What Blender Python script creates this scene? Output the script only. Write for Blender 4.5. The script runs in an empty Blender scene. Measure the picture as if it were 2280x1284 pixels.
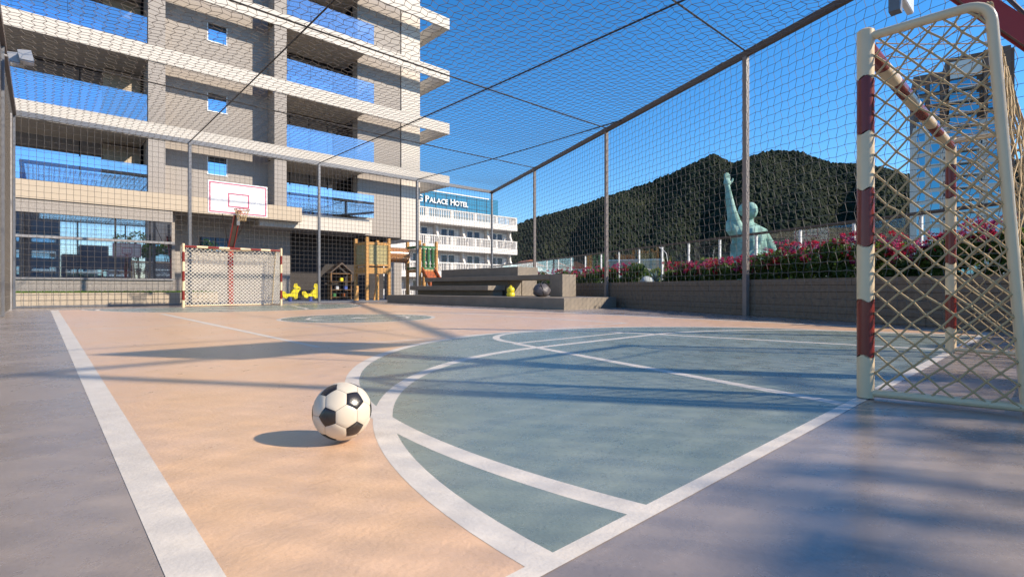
import bpy, bmesh, math, random
import numpy as np
from mathutils import Vector, Matrix

random.seed(7)
rng = np.random.default_rng(7)
scene = bpy.context.scene
C = scene.collection
R = math.radians
PI = math.pi

# ------------------------------------------------------------------ camera, sky, sun, exposure
HEAD = R(47.5)
FW = Vector((math.cos(HEAD), math.sin(HEAD), 0))      # view direction
RT = Vector((math.sin(HEAD), -math.cos(HEAD), 0))     # to the right of it
cam_d = bpy.data.cameras.new('camera')
cam = bpy.data.objects.new('camera', cam_d)
C.objects.link(cam)
cam.location = (0, 0, 0.6)
cam.rotation_euler = (PI/2, 0, HEAD - PI/2)
cam_d.sensor_width = 36
cam_d.lens = 18
cam_d.clip_start = 0.05
cam_d.clip_end = 5000
scene.camera = cam

SUN_EL = R(33.4)
SUN_AZ = R(144.5)                                     # clockwise from +Y
world = bpy.data.worlds.new('World')
scene.world = world
world.use_nodes = True
wn = world.node_tree
sky = wn.nodes.new('ShaderNodeTexSky')
sky.sky_type = 'NISHITA'
sky.sun_disc = False
sky.sun_elevation = SUN_EL
sky.sun_rotation = SUN_AZ
sky.altitude = 50
sky.air_density = 1.0
sky.dust_density = 0.15
sky.ozone_density = 4.5
hs = wn.nodes.new('ShaderNodeHueSaturation')
hs.inputs["Saturation"].default_value = 1.28
wn.links.new(sky.outputs[0], hs.inputs['Color'])
wn.links.new(hs.outputs[0], wn.nodes['Background'].inputs[0])
wn.nodes['Background'].inputs[1].default_value = 0.135

sun_d = bpy.data.lights.new('sun', 'SUN')
sun_d.energy = 4.8
sun_d.angle = R(1.0)
sun_d.color = (1.0, 0.87, 0.70)
sun = bpy.data.objects.new('sun', sun_d)
C.objects.link(sun)
SDIR = Vector((math.sin(SUN_AZ)*math.cos(SUN_EL), math.cos(SUN_AZ)*math.cos(SUN_EL), math.sin(SUN_EL)))
sun.rotation_euler = SDIR.to_track_quat('Z', 'Y').to_euler()
sun.location = (30, -40, 40)

vs = scene.view_settings
vs.view_transform = 'Standard'
vs.look = 'None'
vs.exposure = 0.72
vs.gamma = 1.0
scene.cycles.max_bounces = 8
scene.cycles.transparent_max_bounces = 24
scene.cycles.use_denoising = True

# ------------------------------------------------------------------ helpers
def mat(name, col, rough=0.6, spec=0.3, var=0.0, vscale=6.0, bump=0.0, bscale=60.0, metal=0.0,
        col2=None, c2scale=3.0, c2lo=0.4, c2hi=0.6, rvar=0.0, coat=0.0, speck=0.0, sscale=160.0, trans=None):
    m = bpy.data.materials.new(name)
    m.use_nodes = True
    nt = m.node_tree
    b = nt.nodes['Principled BSDF']
    b.inputs['Base Color'].default_value = (*col, 1)
    b.inputs['Roughness'].default_value = rough
    b.inputs['Specular IOR Level'].default_value = spec
    b.inputs['Metallic'].default_value = metal
    if coat:
        b.inputs['Coat Weight'].default_value = coat
        b.inputs['Coat Roughness'].default_value = 0.12
    tc = nt.nodes.new('ShaderNodeTexCoord')
    src = None
    if col2 is not None:
        n = nt.nodes.new('ShaderNodeTexNoise'); n.inputs['Scale'].default_value = c2scale
        n.inputs['Detail'].default_value = 6; n.inputs['Roughness'].default_value = 0.65
        nt.links.new(tc.outputs['Object'], n.inputs['Vector'])
        mr = nt.nodes.new('ShaderNodeMapRange')
        mr.inputs[1].default_value = c2lo; mr.inputs[2].default_value = c2hi
        nt.links.new(n.outputs['Fac'], mr.inputs[0])
        mx = nt.nodes.new('ShaderNodeMix'); mx.data_type = 'RGBA'
        mx.inputs[6].default_value = (*col, 1); mx.inputs[7].default_value = (*col2, 1)
        nt.links.new(mr.outputs[0], mx.inputs[0])
        src = mx.outputs[2]
    if var:
        n = nt.nodes.new('ShaderNodeTexNoise'); n.inputs['Scale'].default_value = vscale
        n.inputs['Detail'].default_value = 8; n.inputs['Roughness'].default_value = 0.7
        nt.links.new(tc.outputs['Object'], n.inputs['Vector'])
        mr = nt.nodes.new('ShaderNodeMapRange')
        mr.inputs[1].default_value = 0.25; mr.inputs[2].default_value = 0.75
        mr.inputs[3].default_value = 1 - var; mr.inputs[4].default_value = 1 + var
        nt.links.new(n.outputs['Fac'], mr.inputs[0])
        mx = nt.nodes.new('ShaderNodeVectorMath'); mx.operation = 'SCALE'
        if src is None:
            mx.inputs[0].default_value = col
        else:
            nt.links.new(src, mx.inputs[0])
        nt.links.new(mr.outputs[0], mx.inputs['Scale'])
        src = mx.outputs[0]
        if rvar:
            m2 = nt.nodes.new('ShaderNodeMapRange')
            m2.inputs[1].default_value = 0.3; m2.inputs[2].default_value = 0.7
            m2.inputs[3].default_value = rough - rvar; m2.inputs[4].default_value = rough + rvar
            nt.links.new(n.outputs['Fac'], m2.inputs[0])
            nt.links.new(m2.outputs[0], b.inputs['Roughness'])
    if speck:
        # worn pits and grit: sparse dark specks, gathered in patches
        n1 = nt.nodes.new('ShaderNodeTexNoise'); n1.inputs['Scale'].default_value = sscale; n1.inputs['Detail'].default_value = 3
        n2 = nt.nodes.new('ShaderNodeTexNoise'); n2.inputs['Scale'].default_value = 1.3; n2.inputs['Detail'].default_value = 5
        nt.links.new(tc.outputs['Object'], n1.inputs['Vector']); nt.links.new(tc.outputs['Object'], n2.inputs['Vector'])
        m1 = nt.nodes.new('ShaderNodeMapRange'); m1.inputs[1].default_value = 0.60; m1.inputs[2].default_value = 0.70
        m2 = nt.nodes.new('ShaderNodeMapRange'); m2.inputs[1].default_value = 0.42; m2.inputs[2].default_value = 0.66
        nt.links.new(n1.outputs['Fac'], m1.inputs[0]); nt.links.new(n2.outputs['Fac'], m2.inputs[0])
        mu = nt.nodes.new('ShaderNodeMath'); mu.operation = 'MULTIPLY'
        nt.links.new(m1.outputs[0], mu.inputs[0]); nt.links.new(m2.outputs[0], mu.inputs[1])
        m3 = nt.nodes.new('ShaderNodeMapRange'); m3.inputs[3].default_value = 1.0; m3.inputs[4].default_value = 1.0-speck
        nt.links.new(mu.outputs[0], m3.inputs[0])
        sc_ = nt.nodes.new('ShaderNodeVectorMath'); sc_.operation = 'SCALE'
        if src is None: sc_.inputs[0].default_value = col
        else: nt.links.new(src, sc_.inputs[0])
        nt.links.new(m3.outputs[0], sc_.inputs['Scale'])
        src = sc_.outputs[0]
    if src is not None:
        nt.links.new(src, b.inputs['Base Color'])
    if bump:
        n = nt.nodes.new('ShaderNodeTexNoise'); n.inputs['Scale'].default_value = bscale
        n.inputs['Detail'].default_value = 4
        nt.links.new(tc.outputs['Object'], n.inputs['Vector'])
        bp = nt.nodes.new('ShaderNodeBump'); bp.inputs['Strength'].default_value = 1.0
        bp.inputs['Distance'].default_value = bump
        nt.links.new(n.outputs['Fac'], bp.inputs['Height'])
        nt.links.new(bp.outputs[0], b.inputs['Normal'])
    if trans:
        b.inputs['Subsurface Weight'].default_value = 0.0
        tr = nt.nodes.new('ShaderNodeBsdfTranslucent'); tr.inputs[0].default_value = (*trans, 1)
        ad = nt.nodes.new('ShaderNodeMixShader'); ad.inputs[0].default_value = 0.35
        nt.links.new(b.outputs[0], ad.inputs[1]); nt.links.new(tr.outputs[0], ad.inputs[2])
        nt.links.new(ad.outputs[0], nt.nodes['Material Output'].inputs[0])
    return m

def glass_mat(name, refl=0.5, tint=(0.8, 0.9, 1.0), gcol=(0.85, 0.92, 1.0), rough=0.015, body=None):
    """flat architectural glass: clear (or dark-bodied) sheet with a mirror reflection"""
    m = bpy.data.materials.new(name); m.use_nodes = True
    nt = m.node_tree; nt.nodes.remove(nt.nodes['Principled BSDF'])
    if body is None:
        a = nt.nodes.new('ShaderNodeBsdfTransparent'); a.inputs[0].default_value = (*tint, 1)
    else:
        a = nt.nodes.new('ShaderNodeBsdfDiffuse'); a.inputs[0].default_value = (*body, 1)
    g = nt.nodes.new('ShaderNodeBsdfGlossy'); g.inputs[0].default_value = (*gcol, 1); g.inputs[1].default_value = rough
    lw = nt.nodes.new('ShaderNodeLayerWeight'); lw.inputs[0].default_value = 0.5
    pw = nt.nodes.new('ShaderNodeMath'); pw.operation = 'POWER'; pw.inputs[1].default_value = 4.0
    nt.links.new(lw.outputs['Facing'], pw.inputs[0])
    mr = nt.nodes.new('ShaderNodeMapRange'); mr.inputs[3].default_value = refl; mr.inputs[4].default_value = 1.0
    nt.links.new(pw.outputs[0], mr.inputs[0])
    x = nt.nodes.new('ShaderNodeMixShader')
    nt.links.new(mr.outputs[0], x.inputs[0]); nt.links.new(a.outputs[0], x.inputs[1]); nt.links.new(g.outputs[0], x.inputs[2])
    nt.links.new(x.outputs[0], nt.nodes['Material Output'].inputs[0])
    return m

class MB:
    """collects geometry and links it as one mesh object"""
    def __init__(s): s.v = []; s.f = []
    def add(s, vs_, fs_):
        o = len(s.v); s.v += [tuple(map(float, p)) for p in vs_]; s.f += [tuple(i+o for i in f) for f in fs_]
        return s
    def box(s, x0, x1, y0, y1, z0, z1, rz=0.0, piv=None):
        vs_ = [(x, y, z) for z in (z0, z1) for (x, y) in ((x0, y0), (x1, y0), (x1, y1), (x0, y1))]
        if rz:
            px, py = piv if piv else ((x0+x1)/2, (y0+y1)/2); c, n = math.cos(rz), math.sin(rz)
            vs_ = [(px+(x-px)*c-(y-py)*n, py+(x-px)*n+(y-py)*c, z) for x, y, z in vs_]
        return s.add(vs_, [(0, 3, 2, 1), (4, 5, 6, 7), (0, 1, 5, 4), (1, 2, 6, 5), (2, 3, 7, 6), (3, 0, 4, 7)])
    def bbox(s, x0, x1, y0, y1, z0, z1, b=0.01):
        """box with bevelled edges"""
        X = (x0, x0+b, x1-b, x1); Y = (y0, y0+b, y1-b, y1); Z = (z0, z0+b, z1-b, z1)
        bm = bmesh.new()
        pts = []
        for i in (0, 1):
            for j in (0, 1):
                for k in (0, 1):
                    xo, xi = (X[0], X[1]) if i == 0 else (X[3], X[2])
                    yo, yi = (Y[0], Y[1]) if j == 0 else (Y[3], Y[2])
                    zo, zi = (Z[0], Z[1]) if k == 0 else (Z[3], Z[2])
                    pts += [(xo, yi, zi), (xi, yo, zi), (xi, yi, zo)]
        for p in pts: bm.verts.new(p)
        bmesh.ops.convex_hull(bm, input=bm.verts)
        bmesh.ops.dissolve_limit(bm, angle_limit=0.01, verts=bm.verts, edges=bm.edges)
        bm.verts.index_update()
        s.add([v.co for v in bm.verts], [[v.index for v in f.verts] for f in bm.faces]); bm.free()
        return s
    def prism(s, poly, a0, a1, axis='z'):
        """extrude a 2-D polygon; axis is the extrusion axis"""
        n = len(poly)
        def P(p, h):
            return {'z': (p[0], p[1], h), 'y': (p[0], h, p[1]), 'x': (h, p[0], p[1])}[axis]
        vs_ = [P(p, a0) for p in poly] + [P(p, a1) for p in poly]
        fs_ = [tuple(range(n))[::-1], tuple(range(n, 2*n))] + [(i, (i+1) % n, n+(i+1) % n, n+i) for i in range(n)]
        return s.add(vs_, fs_)
    def tube(s, pts, r, n=8, caps=True, closed=False):
        pts = [Vector(p) for p in pts]; k = len(pts)
        rs = r if isinstance(r, (list, tuple)) else [r]*k
        prev = None; rings = []
        for i in range(k):
            a = pts[(i-1) % k] if (closed or i > 0) else pts[i]
            b = pts[(i+1) % k] if (closed or i < k-1) else pts[i]
            t = (b-a).normalized()
            if prev is None:
                ref = Vector((0, 0, 1)) if abs(t.z) < 0.9 else Vector((1, 0, 0))
                u = t.cross(ref).normalized()
            else:
                u = (prev - t*prev.dot(t)).normalized()
            prev = u; w = t.cross(u)
            rings.append([pts[i] + (u*math.cos(2*PI*j/n) + w*math.sin(2*PI*j/n))*rs[i] for j in range(n)])
        vs_ = [p for g in rings for p in g]; fs_ = []
        m = k if closed else k-1
        for i in range(m):
            for j in range(n):
                a, b = i*n+j, i*n+(j+1) % n; c, d = ((i+1) % k)*n+(j+1) % n, ((i+1) % k)*n+j
                fs_.append((a, b, c, d))
        if caps and not closed:
            fs_.append(tuple(range(n))[::-1]); fs_.append(tuple(range((k-1)*n, k*n)))
        return s.add(vs_, fs_)
    def lathe(s, prof, cx=0, cy=0, n=16, close=True):
        vs_ = [(cx+r*math.cos(2*PI*j/n), cy+r*math.sin(2*PI*j/n), z) for r, z in prof for j in range(n)]
        fs_ = [(i*n+j, i*n+(j+1) % n, (i+1)*n+(j+1) % n, (i+1)*n+j) for i in range(len(prof)-1) for j in range(n)]
        if close:
            fs_.append(tuple(range(n))[::-1]); fs_.append(tuple(range((len(prof)-1)*n, len(prof)*n)))
        return s.add(vs_, fs_)
    def build(s, name, m, parent=None, world_xyz=True, smooth=False, label=None, kind=None):
        return mesh_obj(name, s.v, s.f, m, parent, world_xyz, smooth, label, kind)

def root_loc(o):
    v = Vector((0, 0, 0))
    while o is not None:
        v += o.location; o = o.parent
    return v

def mesh_obj(name, v, f, m, parent=None, world_xyz=True, smooth=False, label=None, kind=None):
    me = bpy.data.meshes.new(name)
    v = np.asarray(v, dtype=float).reshape(-1, 3)
    if parent is not None:
        off = np.array(root_loc(parent)) if world_xyz else np.zeros(3); loc = (0, 0, 0)
    elif world_xyz:
        lo, hi = v.min(0), v.max(0); off = np.array([(lo[0]+hi[0])/2, (lo[1]+hi[1])/2, lo[2]]); loc = off
    else:
        off = np.zeros(3); loc = (0, 0, 0)
    me.from_pydata((v-off).tolist(), [], [tuple(int(i) for i in q) for q in f] if not isinstance(f, np.ndarray) else f.tolist())
    if m is not None:
        for q in (m if isinstance(m, list) else [m]): me.materials.append(q)
    if smooth:
        me.polygons.foreach_set('use_smooth', [True]*len(me.polygons))
        if smooth is not True:
            try: me.set_sharp_from_angle(angle=smooth)
            except Exception: pass
    me.update()
    o = bpy.data.objects.new(name, me); C.objects.link(o)
    o.location = loc
    if parent is not None: o.parent = parent
    if label: o['label'] = label
    if kind: o['kind'] = kind
    return o

def inst(name, me, parent, loc, rz=0, world_xyz=True):
    o = bpy.data.objects.new(name, me); C.objects.link(o)
    if parent is not None: o.parent = parent
    o.location = Vector(loc) - (root_loc(parent) if (world_xyz and parent is not None) else Vector((0, 0, 0)))
    o.rotation_euler = (0, 0, rz)
    return o

def thing(name, label, cat, loc=(0, 0, 0), group=None):
    o = bpy.data.objects.new(name, None); C.objects.link(o)
    o.empty_display_size = 0.2; o.location = loc
    return tag(o, label, cat, group)

def tag(o, label, cat, group=None):
    o['label'] = label; o['category'] = cat
    if group: o['group'] = group
    return o

def copy_tree(o, parent=None):
    c = o.copy(); C.objects.link(c); c.parent = parent
    for ch in list(o.children): copy_tree(ch, c)
    return c

def cam_pt(px, d, z):
    """a place on the ground plan: picture column of the 2280 px photograph -> heading, d metres ahead"""
    k = (px-1140)/1140.0
    p = FW*d + RT*(k*d)
    return Vector((p.x, p.y, z))

# ------------------------------------------------------------------ materials
M = {}
M['concrete'] = mat('court_concrete', (0.245, 0.202, 0.178), 0.28, 0.9, var=0.18, vscale=1.6, bump=0.0008, bscale=60, rvar=0.10, speck=0.35, sscale=70,
                    col2=(0.295, 0.245, 0.215), c2scale=0.8, c2lo=0.35, c2hi=0.7)
M['orange'] = mat('court_orange_paint', (0.635, 0.40, 0.235), 0.33, 0.65, var=0.09, vscale=6.0, bump=0.0020, bscale=60, rvar=0.08,
                  col2=(0.63, 0.415, 0.275), c2scale=1.2, speck=0.22, sscale=80)
M['green'] = mat('court_green_paint', (0.175, 0.208, 0.170), 0.29, 0.95, var=0.20, vscale=5.0, bump=0.0014, bscale=80, rvar=0.10, speck=0.55, sscale=55,
                 col2=(0.215, 0.245, 0.205), c2scale=1.6)
M['line'] = mat('court_line_paint', (0.62, 0.56, 0.49), 0.38, 0.5, var=0.10, vscale=7, bump=0.0014, bscale=70, col2=(0.54, 0.48, 0.41), c2scale=2.5, c2lo=0.5, c2hi=0.75, speck=0.3)
M['granite'] = mat('granite_cladding', (0.315, 0.285, 0.258), 0.7, 0.25, var=0.34, vscale=26, bump=0.004, bscale=30)
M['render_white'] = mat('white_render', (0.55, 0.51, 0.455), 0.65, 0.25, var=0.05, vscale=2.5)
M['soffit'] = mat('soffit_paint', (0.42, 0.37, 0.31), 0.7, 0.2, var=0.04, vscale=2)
M['cream'] = mat('cream_wall', (0.46, 0.385, 0.295), 0.65, 0.25, var=0.05, vscale=2)
M['dark_int'] = mat('dark_interior', (0.05, 0.045, 0.045), 0.7, 0.2, var=0.2, vscale=1)
M['frame_dark'] = mat('dark_aluminium', (0.03, 0.03, 0.035), 0.4, 0.4)
M['frame_white'] = mat('white_aluminium', (0.75, 0.75, 0.74), 0.4, 0.4)
M['glass_rail'] = glass_mat('balcony_glass', 0.50, (0.70, 0.80, 0.95), (0.82, 0.86, 0.92))
M['glass_win'] = glass_mat('window_glass', 0.62, gcol=(0.80, 0.88, 1.0), body=(0.012, 0.016, 0.028))
M['glass_blue'] = glass_mat('blue_window_glass', 0.75, gcol=(0.60, 0.82, 1.0), body=(0.03, 0.08, 0.16))
M['glass_clear'] = glass_mat('guard_glass', 0.06, (0.94, 0.97, 0.97))
M['steel'] = mat('galvanised_steel', (0.16, 0.165, 0.18), 0.42, 0.5, var=0.12, vscale=9, metal=0.35)
M['steel_brown'] = mat('brown_steel', (0.085, 0.060, 0.048), 0.45, 0.4, var=0.12, vscale=6)
M['steel_post'] = mat('post_steel', (0.22, 0.19, 0.175), 0.45, 0.4, var=0.12, vscale=6)
M['steel_grey'] = mat('grey_steel', (0.30, 0.29, 0.29), 0.45, 0.4, var=0.1, vscale=5)
M['cable'] = mat('dark_cable', (0.03, 0.027, 0.025), 0.5, 0.3)
M['net'] = mat('cage_net_cord', (0.19, 0.17, 0.15), 0.7, 0.2)
M['goal_white'] = mat('goal_white_paint', (0.74, 0.575, 0.365), 0.28, 0.5, var=0.04, vscale=4)
M['goal_red'] = mat('goal_red_paint', (0.20, 0.026, 0.018), 0.25, 0.5, var=0.08, vscale=6)
M['goal_cord'] = mat('goal_net_cord', (0.52, 0.37, 0.20), 0.75, 0.2)
M['hoop_red'] = mat('hoop_red_paint', (0.33, 0.030, 0.025), 0.35, 0.45, var=0.08, vscale=4)
M['board_white'] = mat('backboard_white', (0.80, 0.80, 0.80), 0.25, 0.5)
M['board_red'] = mat('backboard_line', (0.52, 0.14, 0.22), 0.3, 0.4)
M['ball_white'] = mat('ball_white', (0.64, 0.56, 0.44), 0.33, 0.45, bump=0.0004, bscale=400)
M['ball_black'] = mat('ball_black', (0.022, 0.018, 0.017), 0.24, 0.6, bump=0.0004, bscale=400)
M['seam'] = mat('ball_seam', (0.05, 0.045, 0.04), 0.6, 0.2)
M['bleacher'] = mat('bleacher_concrete', (0.24, 0.205, 0.165), 0.55, 0.3, var=0.18, vscale=2.2, bump=0.002, bscale=30)
M['planter'] = mat('planter_concrete', (0.20, 0.155, 0.115), 0.75, 0.2, var=0.28, vscale=14, bump=0.004, bscale=40)
M['soil'] = mat('planter_soil', (0.05, 0.035, 0.025), 0.9, 0.1, var=0.3, vscale=20)
M['wood'] = mat('playground_timber', (0.58, 0.31, 0.10), 0.55, 0.3, var=0.15, vscale=4)
M['wood_dark'] = mat('dark_timber', (0.20, 0.11, 0.05), 0.6, 0.3, var=0.2, vscale=5)
M['reed'] = mat('beige_panel', (0.40, 0.34, 0.17), 0.7, 0.2, var=0.25, vscale=10)
M['tube_brown'] = mat('brown_plastic', (0.36, 0.16, 0.06), 0.25, 0.5)
M['play_green'] = mat('green_plastic', (0.06, 0.20, 0.07), 0.3, 0.5)
M['play_orange'] = mat('orange_plastic', (0.42, 0.11, 0.03), 0.3, 0.5)
M['yellow'] = mat('yellow_plastic', (0.75, 0.62, 0.03), 0.3, 0.5)
M['play_blue'] = mat('blue_paint', (0.10, 0.16, 0.50), 0.35, 0.45)
M['play_floor'] = mat('playground_floor', (0.13, 0.15, 0.20), 0.7, 0.2, var=0.2, vscale=3)
M['bag'] = mat('grey_sack', (0.10, 0.09, 0.095), 0.5, 0.35, var=0.15, vscale=8)
M['strap'] = mat('black_strap', (0.02, 0.02, 0.02), 0.6, 0.3)
M['grass'] = mat('lawn_green', (0.10, 0.18, 0.03), 0.8, 0.1, var=0.4, vscale=9, trans=(0.12, 0.22, 0.03))
M['leaf'] = mat('leaf_green', (0.06, 0.11, 0.025), 0.5, 0.35, var=0.5, vscale=3, trans=(0.12, 0.2, 0.03))
M['leaf2'] = mat('leaf_yellow_green', (0.14, 0.17, 0.03), 0.5, 0.3, var=0.4, vscale=3, trans=(0.2, 0.25, 0.04))
M['flower'] = mat('flower_magenta', (0.36, 0.012, 0.06), 0.6, 0.2, col2=(0.45, 0.03, 0.035), c2scale=2.2, c2lo=0.45, c2hi=0.55, var=0.3, vscale=7, trans=(0.45, 0.02, 0.06))
M['flower2'] = mat('flower_pink', (0.40, 0.05, 0.10), 0.6, 0.2, col2=(0.24, 0.025, 0.15), c2scale=2.5, c2lo=0.45, c2hi=0.55, var=0.3, vscale=7, trans=(0.5, 0.08, 0.2))
M['bark'] = mat('bark', (0.10, 0.07, 0.045), 0.85, 0.1, var=0.3, vscale=8, bump=0.01, bscale=20)
M['aloe'] = mat('aloe_leaf', (0.22, 0.22, 0.07), 0.5, 0.3, var=0.3, vscale=3)
M['agave'] = mat('agave_leaf', (0.16, 0.22, 0.20), 0.5, 0.3, var=0.2, vscale=3)
M['stone'] = mat('pale_stone', (0.45, 0.46, 0.46), 0.8, 0.2, var=0.2, vscale=5)
M['forest'] = mat('forest_canopy', (0.014, 0.021, 0.013), 0.85, 0.05, col2=(0.034, 0.038, 0.020), c2scale=0.014, c2lo=0.44, c2hi=0.68, var=0.38, vscale=0.07)
M['hill'] = mat('hill_ground', (0.016, 0.020, 0.011), 0.9, 0.05, var=0.4, vscale=0.1)
M['city'] = mat('city_ground', (0.13, 0.125, 0.10), 0.9, 0.05, var=0.4, vscale=0.05)
M['hotel_white'] = mat('hotel_white_render', (0.66, 0.63, 0.60), 0.7, 0.2, var=0.03, vscale=0.8)
M['hotel_wall'] = mat('hotel_grey_wall', (0.52, 0.48, 0.47), 0.7, 0.2, var=0.04, vscale=0.8)
M['hotel_glass'] = glass_mat('hotel_window_glass', 0.03, gcol=(0.7, 0.8, 1.0), body=(0.015, 0.02, 0.04))
M['teal'] = glass_mat('teal_cladding_glass', 0.20, gcol=(0.50, 0.80, 0.92), rough=0.06, body=(0.02, 0.12, 0.18))
M['sign'] = mat('sign_letters', (0.85, 0.84, 0.82), 0.4, 0.4)
M['tw_beige'] = mat('tower_beige', (0.72, 0.61, 0.51), 0.7, 0.2, var=0.05, vscale=0.5)
M['tw_brown'] = mat('tower_brown', (0.20, 0.12, 0.085), 0.7, 0.2, var=0.1, vscale=0.5)
M['tw_white'] = mat('tower_white', (0.80, 0.75, 0.68), 0.7, 0.2, var=0.04, vscale=0.5)
M['tw_glass'] = glass_mat('tower_glass', 0.30, gcol=(0.40, 0.75, 0.95), rough=0.03, body=(0.05, 0.26, 0.40))
M['verdigris'] = mat('verdigris', (0.17, 0.31, 0.26), 0.75, 0.2, var=0.3, vscale=0.8, col2=(0.30, 0.44, 0.385), c2scale=0.5)
M['terracotta'] = mat('terracotta_roof', (0.35, 0.13, 0.07), 0.8, 0.15, var=0.2, vscale=2)
M['house_white'] = mat('house_white', (0.68, 0.64, 0.58), 0.8, 0.15, var=0.06, vscale=1)
M['skyline'] = mat('skyline_render', (0.24, 0.22, 0.22), 0.8, 0.15, var=0.1, vscale=0.2)
M['lamp_metal'] = mat('lamp_metal', (0.35, 0.35, 0.36), 0.35, 0.5, metal=0.6)
M['lamp_glass'] = glass_mat('lamp_glass', 0.3, body=(0.5, 0.5, 0.48))
M['curtain'] = mat('curtain_cloth', (0.55, 0.62, 0.72), 0.8, 0.1, var=0.05, vscale=4)

def perforated():
    m = mat('perforated_sheet', (0.26, 0.25, 0.25), 0.5, 0.4)
    nt = m.node_tree; b = nt.nodes['Principled BSDF']
    tc = nt.nodes.new('ShaderNodeTexCoord'); v = nt.nodes.new('ShaderNodeTexVoronoi')
    v.inputs['Scale'].default_value = 14; v.inputs['Randomness'].default_value = 0.6
    nt.links.new(tc.outputs['Object'], v.inputs['Vector'])
    mr = nt.nodes.new('ShaderNodeMapRange'); mr.inputs[1].default_value = 0.28; mr.inputs[2].default_value = 0.36
    nt.links.new(v.outputs['Distance'], mr.inputs[0])
    mx = nt.nodes.new('ShaderNodeMix'); mx.data_type = 'RGBA'
    mx.inputs[6].default_value = (0.03, 0.03, 0.03, 1); mx.inputs[7].default_value = (0.26, 0.25, 0.25, 1)
    nt.links.new(mr.outputs[0], mx.inputs[0]); nt.links.new(mx.outputs[2], b.inputs['Base Color'])
    return m
M['perf'] = perforated()

# ------------------------------------------------------------------ setting: ground and court
WALL_S = 0.3945                                       # slope of the right hand cage wall in plan
def wall_x(y): return 11.5 + (y-4.87)*WALL_S
CX, Y0, Y1 = 4.76, 0.77, 18.85                        # court axis, near and far goal line
XL, XR = 0.235, 9.46
YM = (Y0+Y1)/2
CAGE_H = 5.8
CAGE_L, CAGE_B, CAGE_N = -0.65, 21.2, -2.2            # left, back and near cage walls

g = MB(); S_ = 2500
g.add([(-S_, -S_, -8), (S_, -S_, -8), (S_, S_, -8), (-S_, S_, -8)], [(0, 1, 2, 3)])
mesh_obj('ground', g.v, g.f, M['city'], None, False, kind='structure')
t = MB()
t.prism([(-30, -20), (wall_x(-20)+2.5, -20), (wall_x(30)+2.5, 30), (wall_x(30)+2.5, 60), (-30, 60)], -8, -0.006)
t.build('terrace', M['play_floor'], None, False, kind='structure')
fl = MB()
fl.add([(CAGE_L-0.2, CAGE_N-6, 0), (wall_x(CAGE_N-6)+0.1, CAGE_N-6, 0), (wall_x(CAGE_B+0.1)+0.1, CAGE_B+0.1, 0), (CAGE_L-0.2, CAGE_B+0.1, 0)], [(0, 1, 2, 3)])
floor = fl.build('court_floor', M['concrete'], None, False, kind='structure')

_z = [0.0009]
def nz():
    _z[0] += 0.00003
    return _z[0]
def sheet(name, poly, m, z):
    return mesh_obj(name, [(x, y, z) for x, y in poly], [tuple(range(len(poly)))], m, floor, True)
def arc(cx, cy, r, a0, a1, n=72):
    return [(cx+r*math.cos(R(a0+(a1-a0)*i/n)), cy+r*math.sin(R(a0+(a1-a0)*i/n))) for i in range(n+1)]
def ribbon(pts, w=0.088, closed=False, m=None):
    z = nz(); k = len(pts); L, Rr = [], []
    for i in range(k):
        a = pts[(i-1) % k] if (closed or i) else pts[i]
        b = pts[(i+1) % k] if (closed or i < k-1) else pts[i]
        dx, dy = b[0]-a[0], b[1]-a[1]; l = math.hypot(dx, dy); nx, ny = -dy/l, dx/l
        # mitre
        if (closed or 0 < i < k-1):
            d1 = (pts[i][0]-a[0], pts[i][1]-a[1]); l1 = math.hypot(*d1)
            c = abs(nx*(-d1[1]/l1)+ny*(d1[0]/l1)); s_ = 1/max(c, 0.5)
        else: s_ = 1
        L.append((pts[i][0]+nx*w/2*s_, pts[i][1]+ny*w/2*s_, z)); Rr.append((pts[i][0]-nx*w/2*s_, pts[i][1]-ny*w/2*s_, z))
    v = L+Rr; n = k if closed else k-1
    f = [(k+i, k+(i+1) % k, (i+1) % k, i) for i in range(n)]
    return mesh_obj('line_marking', v, f, m or M['line'], floor, True)

sheet('painted_area', [(XL, Y0), (XR, Y0), (XR, Y1), (XL, Y1)], M['orange'], 0.0003)
def end_markings(flip):
    def T(p): return [(x, 2*YM-y) if flip else (x, y) for x, y in p]
    def poly(p): return T(p)[::-1] if flip else T(p)
    rr = 3.65; cy = 1.55; a = math.degrees(math.asin((Y0-cy)/rr))
    ring1 = arc(CX, cy, rr, a, 180-a, 110)
    ring2 = arc(CX+1.05, Y0, 2.90, 0, 90, 40) + arc(CX-1.05, Y0, 2.90, 90, 180, 40)
    sheet('painted_area', poly(ring1), M['green'], 0.0005)
    sheet('painted_area', poly(ring2), M['green'], 0.0007)
    ribbon(T(ring1)); ribbon(T(ring2))
    ribbon(T([(3.07, Y0+0.04), (3.80, 4.1)])); ribbon(T([(6.52, Y0+0.04), (5.84, 4.1)]))
    ribbon(T([(3.84, 4.1), (5.80, 4.1)]), 0.07)
    ribbon(T(arc(4.82, 4.1, 0.98, 0, 180, 50)), 0.085)
end_markings(False); end_markings(True)
circ = arc(CX, YM, 1.5, 0, 360, 72)[:-1]
sheet('painted_area', circ, M['green'], 0.0005)
ribbon(circ, 0.08, True)
ribbon(arc(CX, YM, 0.98, 0, 360, 60)[:-1], 0.07, True)
sheet('line_marking', arc(CX, YM, 0.16, 0, 360, 24)[:-1], M['line'], nz())
ribbon([(XL, YM), (XR, YM)], 0.06)
ribbon([(2.08, 5.2), (7.42, 5.2), (7.42, 14.45), (2.08, 14.45)], 0.07, True)
ribbon([(2.12, 8.0), (7.38, 8.0)], 0.05); ribbon([(2.12, 11.65), (7.38, 11.65)], 0.05)
ribbon([(XL, Y0), (XR, Y0), (XR, Y1), (XL, Y1)], 0.092, True)

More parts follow.
